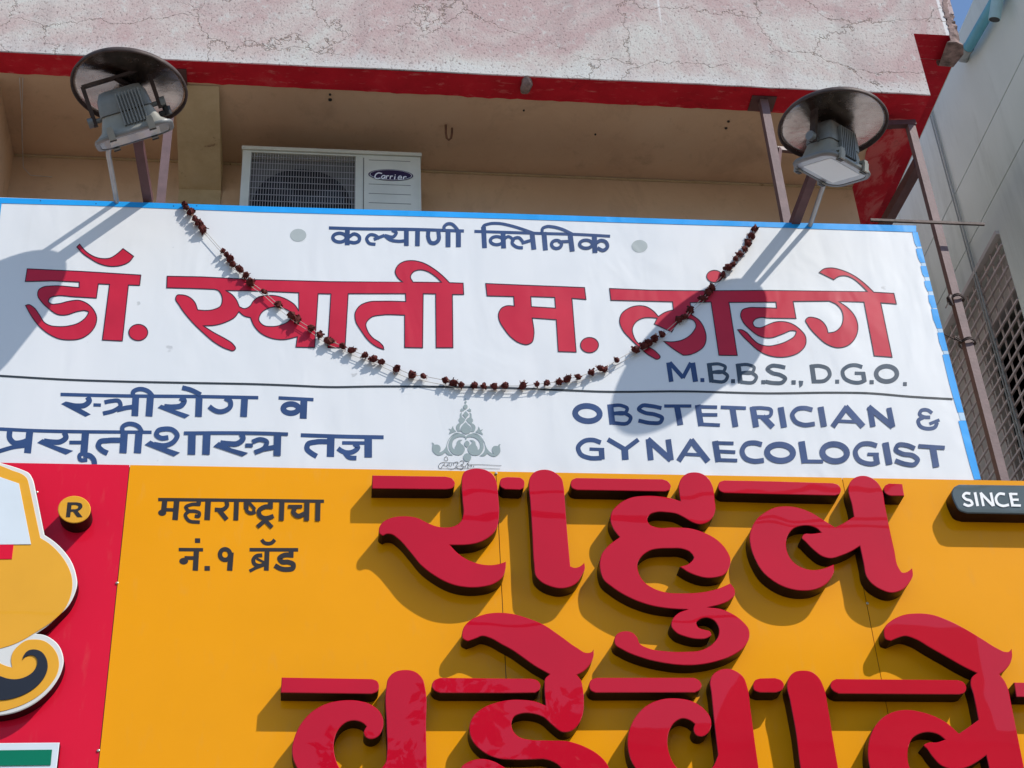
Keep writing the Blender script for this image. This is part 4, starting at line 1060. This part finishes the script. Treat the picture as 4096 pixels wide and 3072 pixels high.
# ================================================================== SIGN LAMPS
def lamp(label, hood_c, gl_c, L, nu, arm_base, arm_end, mirror, extras=()):
    q_ = .94
    L = Vector(L).normalized(); nu = Vector(nu).normalized(); nu = (nu-L*nu.dot(L)).normalized(); Sx = nu.cross(L)
    hc = Vector(hood_c); gc = Vector(gl_c)
    t = empty('sign_lamp', hc, label, 'lamp', 'floodlights over the clinic banner')
    # hood: shallow upturned pan with rolled lip
    hn = Vector((.02, -.09, .995)).normalized(); hx = Vector((1,0,0)); hx = (hx-hn*hx.dot(hn)).normalized(); hy = hn.cross(hx)
    prof = [(0., .010), (.10, .009), (.16, .006), (.206, .000), (.2205, -.006), (.2245, -.020), (.2275, -.0225), (.2305, -.020), (.232, -.012), (.224, .004), (.207, .016), (.10, .026), (0., .028)]
    mb = MB(); N = 64; vs = []
    for r_, h in prof:
        for k in range(N):
            a = 2*math.pi*k/N; w = 1+.006*math.sin(3*a+1)
            vs.append(hc+(hx*math.cos(a)+hy*math.sin(a))*r_*w+hn*h)
    fs = []
    for i in range(len(prof)-1):
        for k in range(N): fs.append((i*N+k, i*N+(k+1)%N, (i+1)*N+(k+1)%N, (i+1)*N+k))
    mb.add(vs, fs, 0, True)
    for i, f in enumerate(fs): 
        if i >= 4*N: mb.mi[i] = 1
    mb.build('hood', ['hood', 'iron'], t)
    # housing: flared lower shell, stepped upper shell
    def sect(h, a, b, rnd=.25, n=6):
        pts = []; a *= q_; b *= q_
        ra = min(a, b)*rnd
        for sx, sy, st in ((1,1,0),(-1,1,90),(-1,-1,180),(1,-1,270)):
            for k in range(n+1):
                an = R(st+90*k/n); pts.append(gc+nu*h+L*(sx*(a-ra)+ra*math.cos(an))+Sx*(sy*(b-ra)+ra*math.sin(an)))
        return pts
    def shell(name, secs, mat, caps=(True, True), mats=None):
        mb = MB(); vs = []; 
        for s_ in secs: vs += s_
        n = len(secs[0]); fs = []
        for i in range(len(secs)-1):
            for k in range(n): fs.append((i*n+k, i*n+(k+1)%n, (i+1)*n+(k+1)%n, (i+1)*n+k))
        mb.add(vs, fs, 0, True)
        if caps[0]: mb.add(secs[0], [tuple(range(n))[::-1]])
        if caps[1]: mb.add(secs[-1], [tuple(range(n))])
        return mb.build(name, mat, t)
    ho = shell('lower_housing', [sect(.012, .155, .108, .5), sect(.020, .150, .103, .5), sect(.035, .128, .083, .35), (sect(.088, .108, .070, .3)), sect(.094, .106, .068, .3)], 'castsunlit')
    shell('upper_housing', [sect(.096, .112, .074, .3), sect(.104, .112, .074, .3), sect(.16, .104, .064, .3), sect(.19, .088, .050, .3), sect(.196, .07, .035, .3)], 'castshaded')
    shell('glass_frame', [sect(-.004, .150, .103, .55), sect(-.004, .166, .116, .55), sect(.004, .170, .119, .55), sect(.012, .166, .116, .55)], 'castshaded', (False, True))
    shell('glass', [sect(-.002, .149, .102, .55), sect(-.0005, .15, .103, .55)], 'lampglass')
    shell('diffuser', [sect(-.0032, .108, .076, .1), sect(-.0021, .108, .076, .1)], 'lampwhite')
    # cooling fins on both long sides
    for sd in (-1, 1):
        for k in range(8):
            u = (-.045+.0128*k) if not mirror else (-.02+.0128*k)
            mb = MB(); pA = gc+L*u+Sx*sd*.083+nu*.036; pB = gc+L*u+Sx*sd*.0745+nu*.095; pC = gc+L*u+Sx*sd*.066+nu*.165
            for a_, b_ in ((pA, pB), (pB, pC)):
                d = (b_-a_).normalized(); q = L.cross(d)*sd
                mb.obox((a_+b_)/2, L, d, L.cross(d), .0028, (b_-a_).length/2+.002, .0095)
            mb.build('fin', 'castshaded', t)
        for u in (-.085, .075):
            mb = MB(); c = gc+L*u+Sx*sd*.117+nu*.008
            mb.obox(c, L, Sx, nu, .013, .006, .020); mb.obox(c+nu*.026-Sx*sd*.012, L, Sx, nu, .011, .014, .006); mb.obox(c-nu*.018-Sx*sd*.010, L, Sx, nu, .012, .014, .003); mb.build('clip', 'castsunlit', t)
            mb = MB(); mb.obox(c-nu*.0225-Sx*sd*.010, L, Sx, nu, .014, .008, .0015); mb.build('clip_pad', 'black', t)
    # stirrup bracket up to the hood
    for sd in (-1, 1):
        mb = MB(); a_ = gc+L*sd*.132+nu*.10; b_ = a_+nu*.145
        mb.bar(a_-nu*.02, b_, .016, .028, Sx); mb.build('stirrup_arm', 'iron', t)
        mb = MB(); mb.tube([gc+L*sd*.10+nu*.10, gc+L*sd*.15+nu*.10], .010, 10); mb.tube([gc+L*sd*.137+nu*.10, gc+L*sd*.158+nu*.10], .021, 10); mb.build('pivot_knob', 'castshaded', t)
    mb = MB(); a_ = gc-L*.135+nu*.245; b_ = gc+L*.135+nu*.245; mb.bar(a_, b_, .034, .012, nu); mb.build('stirrup_bridge', 'iron', t)
    mb = MB(); c = gc+nu*.245; mb.tube([c, c.lerp(hc, .6), hc], .012, 8); mb.build('hood_bolt', 'iron', t)
    # cable gland
    if mirror:
        g0 = gc+L*.118+nu*.055; g1 = g0+L*.035
        mb = MB(); mb.tube([g0, g1], .012, 12); mb.build('cable_gland', 'black', t)
        mb = MB(); mb.tube([g1-nu*.012, g1+nu*.022], .016, 14); mb.build('gland_cap', 'black', t)
    # arm from the frame
    a_, b_ = Vector(arm_base), Vector(arm_end); mb = MB(); mb.bar(a_, b_, .038, .038); mb.build('arm', 'darkmaroon', t)
    for pts in extras:
        mb = MB(); mb.tube([Vector(p) for p in pts], .011, 10); mb.build('conduit', 'galv', t)
    return t
lamp('floodlight with round metal hood over banner beside the grey neighbouring wall', (2.111, -.485, 6.340), (2.100, -.397, 6.149), (.8094, .5715, .1149), (.11, -.33, .935), (2.06, .04, 6.222), (2.11, -.45, 6.335), False,
     [[(2.125, .03, 6.2), (2.15, -.22, 6.285), (2.145, -.42, 6.335)]])
lamp('floodlight with round metal hood over banner left of the air conditioner', (-.8015, -.485, 6.371), (-.768, -.407, 6.169), (.9376, -.1503, .3136), (-.3437, -.5322, .7727), (-.752, .04, 6.222), (-.80, -.45, 6.362), True,
     [[(-.878, .03, 6.19), (-.90, -.2, 6.26), (-.87, -.38, 6.33), (-.84, -.44, 6.36)]])

# ================================================================== AIR CONDITIONER
ac = empty('air_conditioner', (.02, .53, 6.33), 'off white outdoor air conditioner unit with wire fan grille behind banner', 'air conditioner')
AX0, AX1, AZ0, AZ1, AY0, AY1 = -.397, .433, 6.335, 6.90, .40, .645
GX0, GX1, GZ1, GZ0 = -.367, .137, 6.868, 6.37
mb = MB()
mb.box((AX0, AY0+.05, AZ0), (AX1, AY1, AZ1-.022))                 # body
mb.box((AX0, AY0, AZ0), (GX0, AY0+.05, AZ1-.022)); mb.box((GX1, AY0, AZ0), (AX1, AY0+.05, AZ1-.022))
mb.box((GX0, AY0, GZ1), (GX1, AY0+.05, AZ1-.022)); mb.box((GX0, AY0, AZ0), (GX1, AY0+.05, GZ0))
mb.build('casing', 'aircon', ac)
mb = MB(); mb.box((AX0-.006, AY0-.008, AZ1-.020), (AX1+.006, AY1+.004, AZ1)); mb.build('lid', 'aircon', ac)
mb = MB(); mb.box((GX0+.002, AY0+.046, GZ0), (GX1-.002, AY0+.0495, GZ1)); mb.build('fan_plate', 'airtrim', ac)
# fan opening: dark disc with blades inside
mb = MB(); N = 40; fc = Vector((-.115, AY0+.044, 6.585)); 
ringv = [(fc.x+-.0+.228*math.cos(2*math.pi*k/N), fc.y, fc.z+.228*math.sin(2*math.pi*k/N)) for k in range(N)]
mb.add(ringv, [tuple(range(N))[::-1]]); mb.add(ringv, [tuple(range(N))]); mb.build('fan_opening', 'black', ac)
mb = MB()
for k in range(3):
    a = 2*math.pi*k/3+.4; u = Vector((math.cos(a), 0, math.sin(a))); w = Vector((-math.sin(a), 0, math.cos(a)))
    p = fc-Vector((0,.012,0)); mb.add([p+u*.04-w*.02, p+u*.19-w*.07+Vector((0,.006,0)), p+u*.195+w*.03-Vector((0,.006,0)), p+u*.04+w*.03-Vector((0,.004,0))], [(0,1,2,3)])
mb.tube([fc-Vector((0,.004,0)), fc-Vector((0,.022,0))], .045, 18); mb.build('fan', 'black', ac)
mb = MB(); n = 40
for k in range(n): 
    x = GX0+.012+(GX1-GX0-.024)*k/(n-1); mb.bar((x, AY0+.006, GZ0-.01), (x, AY0+.006, GZ1+.006), .0026, .0026, (0,1,0))
for k in range(13):
    z = GZ0+.01+(GZ1-GZ0-.03)*k/12; mb.bar((GX0-.002, AY0+.009, z), (GX1+.002, AY0+.009, z), .0026, .0026, (0,1,0))
tag(mb.build('wire_grille', 'wire', ac), kind='stuff')
for x in (GX0+.004, GX1-.004):
    mb = MB(); mb.box((x-.005, AY0-.003, GZ0), (x+.005, AY0+.012, GZ1+.004)); mb.build('grille_edge', 'aircon', ac)
# front panel with grooves
mb = MB(); mb.box((.168, AY0-.006, AZ0+.02), (.415, AY0-.0005, 6.856)); mb.build('service_panel', 'aircon', ac)
for z in (6.842, 6.690, 6.632, 6.575):
    mb = MB(); mb.box((.19, AY0-.0070, z-.0012), (.385, AY0-.0062, z+.0012)); mb.build('panel_groove', 'airtrim', ac)
mb = MB(); mb.box((.1645, AY0-.003, AZ0+.02), (.1675, AY0-.0004, 6.858)); mb.build('panel_groove', 'airtrim', ac)
AT = (940.0, 560.0, 2.8359)
ya = AY0-.008
def ac_ell(name, mat, rx, ry, y, par):
    mb = MB(); fill(mb, [[(.2925+rx*math.cos(2*math.pi*k/40), 6.750+ry*math.sin(2*math.pi*k/40)) for k in range(40)]], y); return mb.build(name, mat, par)
bg_ = ac_ell('maker_badge', 'badgeblue', .105, .036, ya, ac)
ac_ell('badge_rim', 'whitetext', .0985, .0325, ya-.0006, bg_); ac_ell('badge_field', 'badgeblue', .096, .0305, ya-.0012, bg_)
writing('badge_lettering', AT, '''S 13 1668,380! 1625,374 1592,400 1588,425 1612,438 1650,430!
S 11 1700,402! 1675,405 1662,425 1678,437 1698,420!
S 12 1704,400! 1698,438!
S 13 1722,402! 1714,441!
S 11 1718,418! 1732,405 1748,408!
S 13 1766,405! 1758,443!
S 11 1762,420! 1776,408 1792,411!
S 13 1816,411! 1809,446!
S 12 1813,395! 1823,397!
S 10 1848,430! 1890,424 1880,409 1855,418 1850,438 1868,448 1892,440!
S 13 1916,414! 1908,449!
S 11 1912,428! 1926,416 1946,419!''', ya-.0014, 'whitetext', bg_, start=.0006)
for x in (-.3, .33):
    mb = MB(); mb.box((x-.02, AY0+.02, 6.325), (x+.02, AY1, AZ0)); mb.build('foot', 'iron', ac)
mb = MB(); mb.tube([(AX1, .52, 6.60), (AX1+.02, .52, 6.60), (AX1+.035, .53, 6.56), (AX1+.04, .56, 6.42), (AX1+.03, .6, 6.34)], .009, 8); mb.build('coolant_pipe', 'black', ac)

# ================================================================== GARLAND
F = [((0,1), [(1595,105),(1612,135),(1648,178),(1683,232),(1715,265),(1755,318),(1925,510),(1960,545),(1990,580),(2010,625),(2070,668),(2125,715),(2165,780)]),
     ((1,1), [(70,862),(190,970),(312,1070),(360,1105),(475,1175),(552,1235),(630,1285),(752,1330),(828,1368),(940,1412),(1015,1443),(1085,1468),(1215,1525),(1348,1580),(1445,1590),(1638,1628),(1705,1643),(1772,1668),(1885,1668),(1968,1674),(2060,1680),(2150,1676)]),
     ((2,1), [(90,1676),(215,1662),(300,1650),(405,1640),(480,1612),(570,1598),(685,1560),(765,1525),(803,1527),(905,1452),(1065,1365),(1140,1325),(1182,1303),(1232,1265),(1297,1230),(1445,1100),(1495,1075),(1540,1015),(1650,915),(1690,870),(1725,825),(1825,715),(1870,655),(1908,625),(1930,580),(1968,535),(2010,490),(2040,440),(2070,380),(2098,315)])]
ga = empty('dried_garland', (.6, -.01, 5.0), 'string of dried maroon rosebuds hanging in a curve across the clinic banner', 'garland')
pos = []
for t, l in F:
    for x, y in l: pos.append(on_plane(*pix(t, x, y), .003))
def bud(seed):
    rnd = random.Random(seed); mb = MB(); N = 9; rings = [(-.013, .003), (-.011, .0085), (-.004, .0125), (.004, .0115), (.010, .008), (.0135, .0045)]
    vs = []
    for h, r_ in rings:
        for k in range(N):
            a = 2*math.pi*k/N; rr = r_*(1+.5*noise.noise(Vector((math.cos(a)*2+seed*3, math.sin(a)*2, h*190)))+.14*((k+int(h*300)) % 2)); vs.append((rr*math.cos(a), rr*math.sin(a), h+.0035*noise.noise(Vector((a, h*100, seed)))))
    fs = []
    for i in range(len(rings)-1):
        for k in range(N): fs.append((i*N+k, i*N+(k+1)%N, (i+1)*N+(k+1)%N, (i+1)*N+k))
    mb.add(vs, fs); mb.add(vs[:N], [tuple(range(N))[::-1]]); mb.add(vs[-N:], [tuple(range(N))])
    for k in range(11):   # loose curled petals
        a = rnd.uniform(0, 6.28); u = Vector((math.cos(a), math.sin(a), 0)); w = Vector((-math.sin(a), math.cos(a), 0)); p = u*.009+Vector((0,0,rnd.uniform(-.008,.006)))
        q = p+u*rnd.uniform(.003,.010)+Vector((0,0,rnd.uniform(-.009,.010)))
        mb.add([p-w*.005, p+w*.005, q+w*.0035, q-w*.0035], [(0,1,2,3)])
    for k in range(4):   # pale calyx
        a = 1.57*k+rnd.uniform(-.3,.3); u = Vector((math.cos(a), math.sin(a), 0)); w = Vector((-math.sin(a), math.cos(a), 0)); p = Vector((0,0,.0135))
        mb.add([p, p+u*.004+w*.002+Vector((0,0,.003)), p+u*.005+Vector((0,0,.007)), p+u*.004-w*.002+Vector((0,0,.003))], [(0,1,2,3)], 1)
    me = mb.mesh('bud'); me.materials.append(MT['petal']); me.materials.append(MT['petaltip']); return me
buds = [bud(s_) for s_ in range(6)]
for i, p in enumerate(pos):
    o = bpy.data.objects.new('flower_bud', buds[i % 6]); COL.objects.link(o); o.parent = ga
    o.location = Vector(p)+Vector((0, random.uniform(-.003, .003), 0)); o.matrix_parent_inverse = Matrix.Translation(-ga.location)
    d = (pos[min(i+1, len(pos)-1)]-pos[max(i-1, 0)]).normalized()
    o.rotation_euler = (random.uniform(-.5,.5), math.atan2(d.x, d.z)+math.pi*(i < 38)*0+random.uniform(-.5,.5), random.uniform(0, 6.28))
    s_ = random.uniform(.92, 1.28); o.scale = (s_*random.uniform(.75, 1.1), s_*random.uniform(.75, 1.1), s_*random.uniform(.9, 1.25))
mb = MB(); mb.tube(pos, .0013, 5); mb.build('thread', 'thread', ga)
mb = MB(); mb.tube([p+Vector((0, .003, -.010-.012*math.sin(math.pi*i/len(pos)))) for i, p in enumerate(pos)], .0012, 5); mb.build('thread', 'thread', ga)
